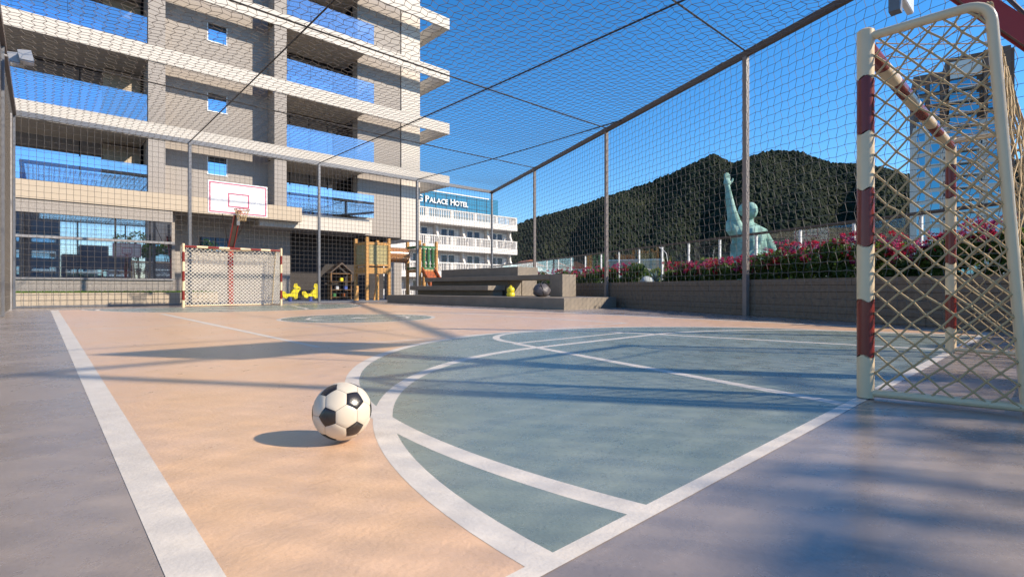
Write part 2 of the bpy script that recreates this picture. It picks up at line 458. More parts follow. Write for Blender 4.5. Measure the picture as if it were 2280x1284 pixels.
# ------------------------------------------------------------------ sports cage
cage = thing('sports_cage', 'dark steel sports cage with cord netting on walls and roof around the court', 'cage', (CAGE_L, CAGE_B, 0))
def net_mesh(P, nu, nv, r, name='net', amp=0.24, okfn=None, wav=0.05, noise=0.012, inphase=False):
    """P(u,v)->xyz array on integer grid; strands both ways as 3-sided cords"""
    I, J = np.meshgrid(np.arange(nu+1), np.arange(nv+1), indexing='ij')
    par = ((J if inphase else I+J) % 2)*2-1
    du = par*amp*0.5 + rng.normal(0, noise, I.shape)
    dv = (((I) % 2)*2-1)*wav + rng.normal(0, noise, I.shape)
    du[0, :] = 0; du[-1, :] = 0; dv[:, 0] = 0; dv[:, -1] = 0
    Q = P(I+du, J+dv)                                  # (nu+1, nv+1, 3)
    ok = np.ones(I.shape, bool) if okfn is None else okfn(Q)
    V, Fs = [], []; cnt = 0
    def strand(pts):
        nonlocal cnt
        n = len(pts)
        if n < 2: return
        t = np.gradient(pts, axis=0); t /= np.linalg.norm(t, axis=1)[:, None]+1e-9
        ref = np.array([0.31, 0.52, 0.79])
        u = np.cross(t, ref); u /= np.linalg.norm(u, axis=1)[:, None]; w = np.cross(t, u)
        ring = [pts + r*(u*math.cos(a)+w*math.sin(a)) for a in (0.3, 0.3+2*PI/3, 0.3+4*PI/3)]
        V.append(np.stack(ring, 1).reshape(-1, 3))
        b = cnt + 3*np.arange(n-1)[:, None]
        for a, c in ((0, 1), (1, 2), (2, 0)):
            Fs.append(np.concatenate([b+a, b+c, b+3+c, b+3+a], 1))
        cnt += 3*n
    def runs(mask):
        idx = np.where(mask)[0]
        return np.split(idx, np.where(np.diff(idx) > 1)[0]+1) if len(idx) else []
    for i in range(nu+1):
        for q in runs(ok[i]): strand(Q[i][q])
    for j in range(nv+1):
        for q in runs(ok[:, j]): strand(Q[:, j][q])
    return mesh_obj(name, np.concatenate(V), np.concatenate(Fs), M['net'], cage, True, kind='stuff')

CELL = 0.17
def plane_net(p0, p1, z0, z1, r, **kw):
    p0 = np.array(p0); p1 = np.array(p1); L = np.linalg.norm(p1-p0)
    nu = int(L/CELL); nv = int((z1-z0)/CELL)
    def P(i, j):
        xy = p0[None, None, :] + (p1-p0)[None, None, :]*(i/nu)[..., None]
        z = z0 + (z1-z0)*j/nv
        return np.concatenate([xy, z[..., None]], -1)
    return net_mesh(P, nu, nv, r, **kw)
plane_net((CAGE_L, CAGE_B), (wall_x(CAGE_B), CAGE_B), 0.05, CAGE_H, 0.0056, amp=0.03, wav=0.02)
plane_net((wall_x(CAGE_N), CAGE_N), (wall_x(CAGE_B), CAGE_B), 0.05, CAGE_H, 0.0048, amp=0.26, wav=0.05)
plane_net((CAGE_L, CAGE_N), (CAGE_L, CAGE_B), 0.05, CAGE_H, 0.005)
plane_net((CAGE_L, CAGE_N), (wall_x(CAGE_N), CAGE_N), 0.05, CAGE_H, 0.005)
LX = wall_x(CAGE_B)-CAGE_L; LY = CAGE_B-CAGE_N
nu, nv = int(LX/CELL), int(LY/CELL)
def Proof(i, j):
    x = CAGE_L+LX*i/nu; y = CAGE_N+LY*j/nv
    cell = np.sin(np.clip((x-CAGE_L) % 4.66/4.66, 0, 1)*PI)*np.sin(np.clip((y-CAGE_N) % 5.45/5.45, 0, 1)*PI)
    return np.stack([x, y, CAGE_H-0.04-0.10*cell], -1)
net_mesh(Proof, nu, nv, 0.0052, okfn=lambda Q: Q[..., 0] <= wall_x(Q[..., 1])+0.02, amp=0.40, wav=0.16, inphase=True)

POST_X = [CAGE_L, 3.86, 8.5, 13.25]
for x in POST_X + [wall_x(CAGE_B)]:
    MB().bbox(x-0.05, x+0.05, CAGE_B-0.05, CAGE_B+0.05, 0, CAGE_H-0.05, 0.012).build('post', M['steel'], cage)
WALL_Y = [15.8, 10.3, 4.87, -0.6]
wang = math.atan(1/WALL_S)
for y in WALL_Y:
    MB().box(wall_x(y)-0.055, wall_x(y)+0.055, y-0.045, y+0.045, 0, CAGE_H-0.06, rz=wang).build('post', M['steel_post'], cage)
for y in (15.3, 9.8, 4.3, -1.2):
    MB().bbox(CAGE_L-0.05, CAGE_L+0.05, y-0.05, y+0.05, 0, CAGE_H-0.05, 0.012).build('post', M['steel'], cage)
MB().box(CAGE_L-0.06, wall_x(CAGE_B)+0.05, CAGE_B-0.055, CAGE_B+0.055, CAGE_H-0.06, CAGE_H+0.09).build('top_rail', M['steel'], cage)
q = MB(); n_ = Vector((1, -WALL_S, 0)).normalized()*0.05
a_, b_ = Vector((wall_x(CAGE_N), CAGE_N, 0)), Vector((wall_x(CAGE_B), CAGE_B, 0))
q.prism([(p.x, p.y) for p in (a_-n_, a_+n_, b_+n_, b_-n_)], CAGE_H-0.07, CAGE_H+0.06)
q.build('top_rail', M['steel_brown'], cage)
MB().box(CAGE_L-0.07, CAGE_L+0.07, CAGE_N, CAGE_B-0.06, CAGE_H-0.07, CAGE_H+0.10).build('top_rail', M['steel_brown'], cage)
MB().box(CAGE_L, wall_x(CAGE_N), CAGE_N-0.035, CAGE_N+0.035, CAGE_H-0.055, CAGE_H+0.03).build('top_rail', M['steel_brown'], cage)
for x in (2.0, 5.0):
    MB().bbox(x-0.05, x+0.05, CAGE_N-0.05, CAGE_N+0.05, 0, CAGE_H-0.06, 0.012).build('post', M['steel'], cage)
for x in POST_X[1:]:
    y0 = max(CAGE_N, 4.87+(x-11.5)/WALL_S)
    pts = [(x, y0+(CAGE_B-y0)*i/12, CAGE_H+0.02-0.05*math.sin(PI*i/12)) for i in range(13)]
    MB().tube(pts, 0.018, 6).build('roof_cable', M['cable'], cage)
for y in WALL_Y:
    pts = [(CAGE_L+(wall_x(y)-CAGE_L)*i/12, y, CAGE_H+0.055-0.05*math.sin(PI*i/12)) for i in range(13)]
    MB().tube(pts, 0.018, 6).build('roof_cable', M['cable'], cage)
MB().box(CAGE_L-0.09, CAGE_L-0.055, 14.2, 19.4, 0.02, 5.25).build('perforated_panel', M['perf'], cage, label='perforated grey steel sheet on the cage wall')
for y in (14.1, 19.4):
    MB().box(CAGE_L-0.11, CAGE_L+0.03, y, y+0.12, 0, 5.35).build('panel_post', M['steel_grey'], cage)
MB().box(CAGE_L+0.03, wall_x(CAGE_B)-0.05, CAGE_B-0.03, CAGE_B+0.03, 0.02, 0.07).build('bottom_rail', M['steel'], cage)

# floodlight on the left wall
fx, fy, fz = -0.44, 14.9, 5.42
fl_t = thing('floodlight', 'twin grey floodlight on a bracket under the cage roof', 'floodlight', (CAGE_L+0.06, fy, fz-0.2))
MB().tube([(CAGE_L+0.06, fy, fz), (fx, fy, fz-0.02)], 0.025, 8).build('bracket', M['steel_grey'], fl_t)
for dx, dy, rz in ((0.0, 0.12, 0.4), (0.16, -0.16, -0.1)):
    h = MB(); cxx, cyy = fx+dx, fy+dy
    h.prism([(-0.11, 0.08), (0.10, 0.12), (0.15, -0.10), (-0.07, -0.10)], cyy-0.15, cyy+0.15, 'y')
    h.v = [(x+cxx, y, z+fz) for x, y, z in h.v]
    hd = h.build('lamp_head', M['lamp_metal'], fl_t)
    l = MB(); l.box(cxx-0.06, cxx+0.14, cyy-0.12, cyy+0.12, fz-0.115, fz-0.104); l.build('lamp_glass', M['lamp_glass'], hd)

# ------------------------------------------------------------------ apartment building
BX0, BXR = -9.0, 17.86
apt = thing('apartment_building', 'beige apartment block with white balcony beams and blue glass railings', 'building', (6, 25, 0))
FY, WY, IY = 25.0, 26.0, 27.6                          # beam plane, wall plane, balcony back plane
TOPS = [7.28, 10.40, 13.52, 16.64, 19.76, 22.88]
BHT = 0.64
def part(name, m, *boxes, parent=apt, label=None):
    b = MB()
    for q_ in boxes: b.box(*q_)
    return b.build(name, m, parent, label=label)
win_me = {}
for lev, zt in enumerate([4.45]+TOPS[:-1]):
    zf = zt; zc = (TOPS[lev]-BHT)                      # floor top, underside of the beam above
    # column walls and granite walls of this storey
    part('column', M['granite'], (3.12, 3.70, FY+0.04, WY+0.3, zf, zc))
    part('column', M['granite'], (7.95, 8.50, FY+0.04, WY+1.58, zf, zc))
    part('wall', M['granite'], (3.70, 5.40, WY, WY+0.25, zf-BHT, zc), (6.22, 7.95, WY, WY+0.25, zf-BHT, zc),
         (5.40, 6.22, WY, WY+0.25, zf-BHT, zf+1.22), (5.40, 6.22, WY, WY+0.25, zf+2.05, zc))
    w = part('window', M['frame_white'], (5.40, 6.22, WY-0.03, WY+0.06, zf+1.22, zf+1.265), (5.40, 5.44, WY+0.02, WY+0.08, zf+1.265, zf+2.05), (6.18, 6.22, WY+0.02, WY+0.08, zf+1.265, zf+2.05))
    part('pane', M['glass_blue'], (5.44, 6.18, WY+0.05, WY+0.06, zf+1.265, zf+1.80), parent=w)
    part('dark_pane', M['frame_dark'], (5.44, 6.18, WY+0.10, WY+0.12, zf+1.80, zf+2.05), parent=w)
    if lev > 0:
        part('wall', M['granite'], (12.52, 15.12, WY, WY+0.6, zf-BHT, zc))
        part('wall', M['render_white'], (15.20, 16.44, WY-0.004, WY+9, zf-BHT, zc))
    else:
        part('wall', M['granite'], (12.52, 15.12, WY, WY+0.6, 3.50, zc))
        part('wall', M['render_white'], (15.20, 16.44, WY-0.004, WY+9, 3.42, zc))
    part('joint', M['frame_dark'], (15.12, 15.20, WY+0.05, WY+0.2, zf, zc))
    # balcony backs: dark glazing with frames
    for (x0, x1, n) in ((BX0, 3.12, 6), (8.50, 12.52, 4)):
        part('back_wall', M['dark_int'], (x0, x1, IY+0.1, IY+0.3, zf-0.1, zc+0.3))
        wd = (x1-x0)/n
        for i in range(n):
            f_ = part('glazing', M['frame_dark'], (x0+i*wd, x0+i*wd+0.05, IY, IY+0.08, zf, zc), (x0+i*wd+0.05, x0+(i+1)*wd-0.003, IY, IY+0.08, zf+2.35, zf+2.42))
            part('pane', M['glass_win'], (x0+i*wd+0.05, x0+(i+1)*wd-0.003, IY+0.03, IY+0.04, zf, zf+2.35), parent=f_)
    part('side_wall', M['cream'], (1.85, 3.12, IY-0.35, IY-0.01, zf, zc))
    # slab soffits
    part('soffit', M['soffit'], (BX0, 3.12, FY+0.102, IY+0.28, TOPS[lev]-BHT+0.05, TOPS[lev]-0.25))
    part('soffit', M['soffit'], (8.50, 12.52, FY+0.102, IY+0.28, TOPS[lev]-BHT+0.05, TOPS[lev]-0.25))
    # glass railings, one pane per panel
    for (x0, x1, n) in ((BX0, 3.10, 5), (8.54, 13.03, 4)):
        wd = (x1-x0)/n
        for i in range(n):
            part('railing_pane', M['glass_rail'], (x0+i*wd+0.006, x0+(i+1)*wd-0.006, FY+0.12, FY+0.135, zf-0.02 if lev else zf-0.1, zf+1.10))
    part('railing_return', M['glass_rail'], (13.02, 13.035, FY+0.13, WY, zf-0.02, zf+1.10))
    # beam ring in front of this floor, with its open bracket at the corner
    z1 = TOPS[lev]; z0 = z1-BHT
    part('beam', M['render_white'], (BX0, BXR, FY, FY+0.10, z0, z1))
    part('beam', M['render_white'], (BXR-0.42, BXR, FY+0.103, 29.5, z0+0.01, z1-0.01), (16.44, BXR-0.423, 29.1, 29.5, z0+0.01, z1-0.01))
part('wall', M['granite'], (BX0-14, BX0, FY, FY+10, 0, 23))
part('core', M['dark_int'], (BX0, 15.1, IY+0.32, IY+9, 0, 22.5))
# lowest storey
part('beam', M['cream'], (BX0, 9.19, FY-0.02, FY+0.30, 3.80, 4.47))
part('lintel', M['granite'], (BX0, 3.95, FY+0.03, FY+0.5, 3.32, 3.797))
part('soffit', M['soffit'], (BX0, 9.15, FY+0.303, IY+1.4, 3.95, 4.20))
part('slab', M['render_white'], (9.2, 13.03, FY+0.35, FY+0.60, 3.52, 4.26))
part('slab', M['render_white'], (7.4, 9.2, FY+0.353, FY+0.60, 3.52, 4.05))
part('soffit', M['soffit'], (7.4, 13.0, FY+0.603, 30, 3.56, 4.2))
BW = 26.9
part('back_wall', M['granite'], (4.1, 9.3, BW, BW+0.3, 0, 3.95))
part('side_wall', M['granite'], (3.95, 4.1, FY+0.5, IY+0.9, 0, 3.95))
part('dark_reveal', M['dark_int'], (9.3, 9.6, IY+0.2, 30.2, 0, 3.56))
wnd = part('window', M['frame_dark'], (5.30, 5.36, BW-0.05, BW-0.003, 2.35, 2.95), (5.9, 5.94, BW-0.05, BW-0.003, 2.35, 2.95), (6.5, 6.56, BW-0.05, BW-0.003, 2.35, 2.95))
part('pane', M['glass_blue'], (5.36, 6.5, BW-0.025, BW-0.015, 2.35, 2.95), parent=wnd)
part('back_wall', M['dark_int'], (9.6, 15.1, 30.2, 30.4, 0, 3.56))
part('granite_panel', M['granite'], (12.0, 13.7, 29.6, 29.9, 0, 2.9))
part('column', M['granite'], (14.45, 15.15, WY-0.1, WY+0.6, 0, 2.45))
gd = part('glass_door', M['frame_dark'], (9.75, 9.8, 29.9, 29.98, 0, 2.9), (10.95, 11.02, 29.9, 29.98, 0, 2.9), (11.75, 11.8, 29.9, 29.98, 0, 2.9))
part('curtain', M['curtain'], (9.8, 10.95, 30.05, 30.07, 0.9, 2.85), (11.02, 11.3, 30.05, 30.07, 0.9, 2.85), parent=gd)
part('pane', M['glass_win'], (9.8, 10.95, 29.93, 29.94, 0, 2.85), (11.02, 11.75, 29.93, 29.94, 0, 2.85), parent=gd)
# long ground floor window with frames
part('sill_wall', M['granite'], (BX0, 3.95, FY+0.03, FY+0.45, 0.0, 0.93))
part('sill', M['steel_grey'], (BX0, 4.02, FY-0.03, FY+0.2, 0.93, 1.0))
part('transom', M['steel_grey'], (BX0, 4.02, FY-0.01, FY+0.07, 2.42, 2.51))
for x0, x1 in ((-9, -6.2), (-6.2, -3.4), (-3.4, -0.75), (-0.75, 2.05), (2.05, 3.16), (3.16, 3.93)):
    w = part('window', M['frame_dark'], (x0, x0+0.06, FY+0.10, FY+0.17, 1.0, 2.42), (x0, x0+0.06, FY+0.10, FY+0.17, 2.51, 3.32))
    part('pane', M['glass_win'], (x0+0.06, x1, FY+0.13, FY+0.14, 1.0, 2.42), parent=w)
    part('pane', M['glass_win'], (x0+0.06, x1, FY+0.13, FY+0.14, 2.51, 3.32), parent=w)
part('back_wall', M['dark_int'], (BX0, 3.94, FY+0.46, FY+0.48, 0.9, 3.9))

# lawn strip with its low wall
lw_ = thing('retaining_wall', 'low beige retaining wall below the lawn strip behind the far netting', 'wall', (-2.5, 21.7, 0))
for i in range(7):
    x0 = BX0+i*1.98
    MB().bbox(x0+0.004, x0+1.976, 21.62, 21.80, 0, 0.46, 0.006).build('panel', M['cream'], lw_)
lawn = mesh_obj('lawn_bed', [(BX0, 21.8, 0.42), (4.86, 21.8, 0.42), (4.86, 25.03, 0.42), (BX0, 25.03, 0.42)], [(0, 1, 2, 3)], M['soil'], None, False, kind='structure')
N = 16000
bx = rng.uniform(BX0, 4.86, N); by = rng.uniform(21.8, 25.0, N); ba = rng.uniform(0, 2*PI, N); bh = rng.uniform(0.05, 0.12, N)
ca, sa = np.cos(ba), np.sin(ba)
v = np.stack([np.stack([bx-0.012*ca, by-0.012*sa, np.full(N, 0.42)], 1), np.stack([bx+0.012*ca, by+0.012*sa, np.full(N, 0.42)], 1),
              np.stack([bx+rng.normal(0, .02, N), by+rng.normal(0, .02, N), 0.42+bh], 1)], 1).reshape(-1, 3)
gr = mesh_obj('grass', v, np.arange(3*N).reshape(-1, 3), M['grass'], None, False, kind='stuff')
gr['label'] = 'green grass strip on top of the low beige wall'; gr['category'] = 'grass'

# ------------------------------------------------------------------ goals
def stripe_tube(root, base, axis, L, r, bounds, first_white, nside=20, name='post'):
    """a painted pole made of alternating bands with slightly wavy paint edges"""
    ax = Vector(axis); ref = Vector((0, 1, 0)) if abs(ax.y) < 0.9 else Vector((1, 0, 0))
    u = ax.cross(ref).normalized(); w = ax.cross(u)
    edges = [0]+bounds+[L]
    pole = None
    for i in range(len(edges)-1):
        white = (i % 2 == 0) == first_white
        mb = MB(); ring = []
        for e, h in ((i, edges[i]), (i+1, edges[i+1])):
            for j in range(nside):
                th = 2*PI*j/nside
                wob = 0 if e in (0, len(edges)-1) else 0.010*math.cos(3*th+i)
                ring.append(Vector(base)+ax*(h+wob)+(u*math.cos(th)+w*math.sin(th))*r)
        fs_ = [(j, (j+1) % nside, nside+(j+1) % nside, nside+j) for j in range(nside)]
        if i == 0: fs_.append(tuple(range(nside))[::-1])
        if i == len(edges)-2:
            top = Vector(base)+ax*(L+0.012)
            k = len(ring)
            ring += [Vector(base)+ax*(L+0.010)+(u*math.cos(2*PI*j/nside)+w*math.sin(2*PI*j/nside))*r*0.7 for j in range(nside)]
            fs_ += [(nside+j, nside+(j+1) % nside, k+(j+1) % nside, k+j) for j in range(nside)]
            fs_.append(tuple(range(k, k+nside)))
        mb.add(ring, fs_)
        if pole is None:
            pole = mb.build(name, M['goal_white'] if white else M['goal_red'], root, False, smooth=0.7)
        else:
            mb.build('paint_band', M['goal_white'] if white else M['goal_red'], pole, False, smooth=0.7)

def diamond_net(root, c00, c10, c11, c01, cell=0.055, r=0.0048, sag=0.0, name='net'):
    c00, c10, c11, c01 = map(Vector, (c00, c10, c11, c01))
    nu = 2*max(1, round((c10-c00).length/cell/2)); nv = 2*max(1, round((c01-c00).length/cell/2))
    nrm = (c10-c00).cross(c01-c00).normalized()
    jit = {}
    def P(i, j):
        if (i, j) not in jit:
            a, b = i/nu, j/nv
            p = (c00*(1-a)+c10*a)*(1-b)+(c01*(1-a)+c11*a)*b
            p += nrm*(sag*math.sin(PI*a)*math.sin(PI*b))
            if 0 < i < nu and 0 < j < nv: p += Vector((random.gauss(0, .004), random.gauss(0, .004), random.gauss(0, .004)))
            jit[(i, j)] = p
        return jit[(i, j)]
    mb = MB()
    for s_ in range(-nv, nu+1, 2):
        pts = [P(s_+j, j) for j in range(nv+1) if 0 <= s_+j <= nu]
        if len(pts) > 1: mb.tube(pts, r, 5, caps=False)
    for s_ in range(0, nu+nv+1, 2):
        pts = [P(s_-j, j) for j in range(nv+1) if 0 <= s_-j <= nu]
        if len(pts) > 1: mb.tube(pts, r, 5, caps=False)
    kr = r*1.9
    for i in range(nu+1):
        for j in range(nv+1):
            if (i+j) % 2 == 0:
                p = P(i, j)
                mb.add([p+Vector(o)*kr for o in ((1, 0, 0), (-1, 0, 0), (0, 1, 0), (0, -1, 0), (0, 0, 1), (0, 0, -1))],
                       [(0, 2, 4), (2, 1, 4), (1, 3, 4), (3, 0, 4), (2, 0, 5), (1, 2, 5), (3, 1, 5), (0, 3, 5)])
    return mb.build(name, CORD, root, False, smooth=True, kind='stuff')

def bend(p0, p1, p2, r, n=7):
    """rounded corner path p0-p1-p2"""
    p0, p1, p2 = Vector(p0), Vector(p1), Vector(p2)
    a = p1+(p0-p1).normalized()*r; b = p1+(p2-p1).normalized()*r
    return [p0]+[a*(1-t)**2+p1*2*t*(1-t)+b*t*t for t in [i/n for i in range(n+1)]]+[p2]

def make_goal(label, cr=0.0054, bcell=0.090, br=0.0036, cord=None):
    global CORD
    CORD = cord or M['goal_cord']
    t = thing('football_goal', label, 'goal', (0, 0, 0), 'goals at the two court ends')
    HW, HT, PR = 1.475, 2.0, 0.041
    bounds = [0.226, 0.528, 0.827, 1.134, 1.44, 1.74]
    for s in (-1, 1): stripe_tube(t, (s*HW, 0, 0), (0, 0, 1), HT, PR, bounds, True)
    nb = 9; Lc = 2*HW-2*PR
    stripe_tube(t, (-HW+PR, 0, HT-0.085), (1, 0, 0), Lc, PR*0.98, [Lc*i/nb for i in range(1, nb)], False, name='crossbar')
    fr = []
    for s in (-1, 1):
        top = Vector((s*HW, -0.03, HT-0.035)); cor = Vector((s*(HW-0.015), -0.50, HT-0.035)); bot = Vector((s*(HW-0.11), -0.62, 0.03))
        mb = MB(); mb.tube(bend(top, cor, bot, 0.10), 0.0235, 12); fr.append((top, cor, bot))
        mb.build('side_frame', M['goal_white'], t, False, smooth=0.8)
        MB().tube([(s*HW, -0.03, 0.028), tuple(bot)], 0.022, 10).build('base_rail', M['goal_white'], t, False, smooth=0.8)
    MB().tube([tuple(fr[0][2]), tuple(fr[1][2])], 0.022, 10).build('rear_rail', M['goal_white'], t, False, smooth=0.8)
    MB().tube([fr[0][1]+Vector((0, 0, -.01)), (fr[0][1]+fr[1][1])/2+Vector((0, 0.02, -0.10)), fr[1][1]+Vector((0, 0, -.01))], 0.011, 6).build('border_rope', M['goal_cord'], t, False, smooth=True)
    for s, (tp, co, bo) in zip((-1, 1), fr):
        diamond_net(t, (s*HW, -0.045, 0.03), (s*(HW-0.09), -0.60, 0.03), (s*(HW-0.015), -0.49, HT-0.04), (s*HW, -0.045, HT-0.04), r=cr)
    diamond_net(t, fr[0][2]+Vector((0, 0, .01)), fr[1][2]+Vector((0, 0, .01)), fr[1][1]+Vector((0, 0, -.03)), fr[0][1]+Vector((0, 0, -.03)), cell=bcell, sag=0.06, r=br)
    diamond_net(t, fr[0][1]+Vector((0, 0, -.03)), fr[1][1]+Vector((0, 0, -.03)), (HW-.05, -.04, HT-.06), (-HW+.05, -.04, HT-.06), cell=bcell*1.4, sag=-0.05, r=br*0.85)
    return t
goal = make_goal('near red and white goal with cream net, cut by the right picture edge')
goal.location = (4.80, 0.76, 0.006)
M['goal_cord_white'] = mat('goal_net_cord_white', (0.74, 0.70, 0.62), 0.7, 0.2)
goal2 = make_goal('far red and white striped goal below the basketball backboard', 0.008, 0.060, 0.0085, M['goal_cord_white'])
goal2.location = (4.73, Y1, 0.006); goal2.rotation_euler = (0, 0, PI)

# ------------------------------------------------------------------ basketball hoops
def make_hoop(label):
    t = thing('basketball_hoop', label, 'basketball hoop', (0, 0, 0), 'basketball hoops behind the goals')
    def P(name, m, parent=t, **kw): return lambda mb: mb.build(name, m, parent, False, **kw)
    b = MB().bbox(-0.9, 0.9, -0.05, 0.0, 3.03, 4.08, 0.008).build('backboard', M['board_white'], t, False)
    def frame_(x0, x1, z0, z1, w):
        m_ = MB()
        m_.box(x0, x1, 0.001, 0.004, z0, z0+w); m_.box(x0, x1, 0.001, 0.004, z1-w, z1)
        m_.box(x0, x0+w, 0.001, 0.004, z0+w, z1-w); m_.box(x1-w, x1, 0.001, 0.004, z0+w, z1-w)
        m_.build('painted_line', M['board_red'], b, False)
    frame_(-0.865, 0.865, 3.065, 4.045, 0.04); frame_(-0.32, 0.32, 3.27, 3.73, 0.04)
    ring = [(0.23*math.cos(2*PI*i/28), 0.36+0.23*math.sin(2*PI*i/28), 3.17) for i in range(28)]
    rim = MB().tube(ring, 0.011, 6, closed=True).build('rim', M['hoop_red'], t, False, smooth=True)
    MB().prism([(-0.07, 0.005), (0.07, 0.005), (0.05, 0.14), (-0.05, 0.14)], 3.12, 3.165).build('rim_plate', M['hoop_red'], rim, False)
    nm = MB(); rows = [(0.225, 3.165), (0.19, 3.08), (0.155, 2.99), (0.13, 2.90), (0.12, 2.80)]
    n = 12
    for sgn in (1, -1):
        for i in range(n):
            pts = [(rr_*math.cos(2*PI*(i+sgn*0.5*k)/n), 0.36+rr_*math.sin(2*PI*(i+sgn*0.5*k)/n), z) for k, (rr_, z) in enumerate(rows)]
            nm.tube(pts, 0.006, 4, caps=False)
    nm.build('net', M['goal_cord'], t, False, kind='stuff')
    MB().bbox(-0.08, 0.08, -1.10, -0.94, 0, 2.12, 0.015).build('pole', M['hoop_red'], t, False)
    MB().bbox(-0.2, 0.2, -1.22, -0.82, 0, 0.02, 0.004).build('base_plate', M['steel_brown'], t, False)
    for s in (-1, 1):
        MB().prism([(-1.08, 1.98), (-0.96, 1.95), (-0.06, 3.14), (-0.06, 3.32)], s*0.085-0.012, s*0.085+0.012, 'x').build('arm_plate', M['hoop_red'], t, False)
    MB().prism([(-0.98, 2.05), (-0.90, 2.05), (-0.06, 3.16), (-0.06, 3.28)], -0.065, 0.065, 'x').build('arm', M['steel_brown'], t, False)
    MB().box(-0.045, 0.045, -0.12, -0.05, 2.70, 3.9).build('bracket', M['steel'], t, False)
    for s in (-1, 1):
        MB().tube([(s*0.09, -0.98, 2.1), (s*0.6, -0.06, 3.85)], 0.014, 6).build('stay', M['steel_brown'], t, False)
    return t
hoop = make_hoop('far basketball hoop with white backboard above the far goal')
hoop.location = (4.80, 18.68, 0.004); hoop.rotation_euler = (0, 0, PI)
hoop2 = copy_tree(hoop)
hoop2.location = (4.80, 0.99, 0.004); hoop2.rotation_euler = (0, 0, 0)
for ch in list(hoop2.children):
    if ch.name.startswith('net'): bpy.data.objects.remove(ch)
hoop2['label'] = 'near basketball hoop, only its red arm and grey bracket show above the near goal'

# ------------------------------------------------------------------ ball
def make_ball():
    BR = 0.112
    bm = bmesh.new(); bmesh.ops.create_icosphere(bm, subdivisions=1, radius=1.0); bm.verts.ensure_lookup_table()
    V = [v.co.normalized() for v in bm.verts]; F = [[v.index for v in f.verts] for f in bm.faces]; bm.free()
    bm = bmesh.new(); bmesh.ops.create_icosphere(bm, subdivisions=1, radius=1.0); bm.free()
    # plain icosahedron
    ph = (1+5**.5)/2
    V = [Vector(p).normalized() for p in [(-1, ph, 0), (1, ph, 0), (-1, -ph, 0), (1, -ph, 0), (0, -1, ph), (0, 1, ph), (0, -1, -ph), (0, 1, -ph), (ph, 0, -1), (ph, 0, 1), (-ph, 0, -1), (-ph, 0, 1)]]
    F = [(0, 11, 5), (0, 5, 1), (0, 1, 7), (0, 7, 10), (0, 10, 11), (1, 5, 9), (5, 11, 4), (11, 10, 2), (10, 7, 6), (7, 1, 8), (3, 9, 4), (3, 4, 2), (3, 2, 6), (3, 6, 8), (3, 8, 9), (4, 9, 5), (2, 4, 11), (6, 2, 10), (8, 6, 7), (9, 8, 1)]
    # orient: one pentagon up-right towards the viewer, its neighbour left
    cpos = cam_pt(762, 2.016, 0.118)
    back = (Vector((0, 0, 0.6))-cpos).normalized(); right = Vector((0, 0, 1)).cross(back).normalized(); up = back.cross(right)
    A = (right*0.42+up*0.36+back*0.83).normalized(); B = (right*-0.52+up*-0.20+back*0.83).normalized()
    Bp = (B-A*B.dot(A)).normalized()
    v0 = V[0]; v1 = V[11]; v1p = (v1-v0*v1.dot(v0)).normalized()
    M1 = Matrix((v0, v1p, v0.cross(v1p))).transposed(); M2 = Matrix((A, Bp, A.cross(Bp))).transposed()
    rot = M2 @ M1.transposed()
    V = [rot @ v_ for v_ in V]
    t = thing('football', 'black and white football lying on the orange court beside the white arc', 'football', (cpos.x, cpos.y, 0.006))
    ctr = Vector((0, 0, BR))
    core = MB(); prof = [(BR*0.985*math.sin(PI*i/16), BR-BR*0.985*math.cos(PI*i/16)) for i in range(17)]
    core.lathe([(max(r_, 1e-4), z) for r_, z in prof], n=24, close=False)
    core.build('bladder', M['seam'], t, False, smooth=True)
    def panel(poly, m):
        c = sum(poly, Vector())/len(poly); n = len(poly); K = 7
        mb = MB(); vs_ = []; idx = {}
        # fan of sub-triangles, concentric
        rings = [[c]]
        for k in range(1, K+1):
            ring = []
            for i in range(n):
                a, b = poly[i], poly[(i+1) % n]
                for j in range(k):
                    ring.append(c+((a*(1-j/k)+b*(j/k))-c)*(k/K)*0.982)
            rings.append(ring)
        def pr(p, k):
            e = k/K
            rad = BR*(1.0-0.012*max(0, (e-0.72)/0.28)**2.2)
            return p.normalized()*rad+ctr
        st = []
        for k, ring in enumerate(rings):
            st.append(len(vs_)); vs_ += [pr(p, k) for p in ring]
        fs_ = []
        for k in range(1, K+1):
            for i in range(n):
                for j in range(k):
                    o0 = st[k]+(i*k+j); o1 = st[k]+((i*k+j+1) % (n*k))
                    def inner(i, j): return st[k-1]+((i*(k-1)+j) % max(1, n*(k-1)))
                    ii = inner(i, min(j, k-1)) if k > 1 else 0
                    fs_.append((o0, o1, ii))
                    if j < k-1: fs_.append((o1, inner(i, j+1), inner(i, j)))
        # skirt down to the core
        o = len(vs_); last = rings[K]; vs_ += [p.normalized()*BR*0.965+ctr for p in last]; L_ = len(last)
        fs_ += [(st[K]+i, o+i, o+(i+1) % L_, st[K]+(i+1) % L_) for i in range(L_)]
        mb.add(vs_, fs_); mb.build('panel', m, t, False, smooth=0.9)
    third = {}
    def tp(a, b):
        return (V[a]*2+V[b])/3
    for f in F:
        poly = []
        for k in range(3):
            a, b = f[k], f[(k+1) % 3]; poly += [tp(a, b), tp(b, a)]
        panel(poly, M['ball_white'])
    for i, v_ in enumerate(V):
        nb = sorted([j for j in range(12) if j != i], key=lambda j: -V[j].dot(v_))[:5]
        u = (V[nb[0]]-v_*V[nb[0]].dot(v_)).normalized(); w = v_.cross(u)
        nb.sort(key=lambda j: math.atan2(V[j].dot(w), V[j].dot(u)))
        panel([tp(i, j) for j in nb], M['ball_black'])
    return t
make_ball()

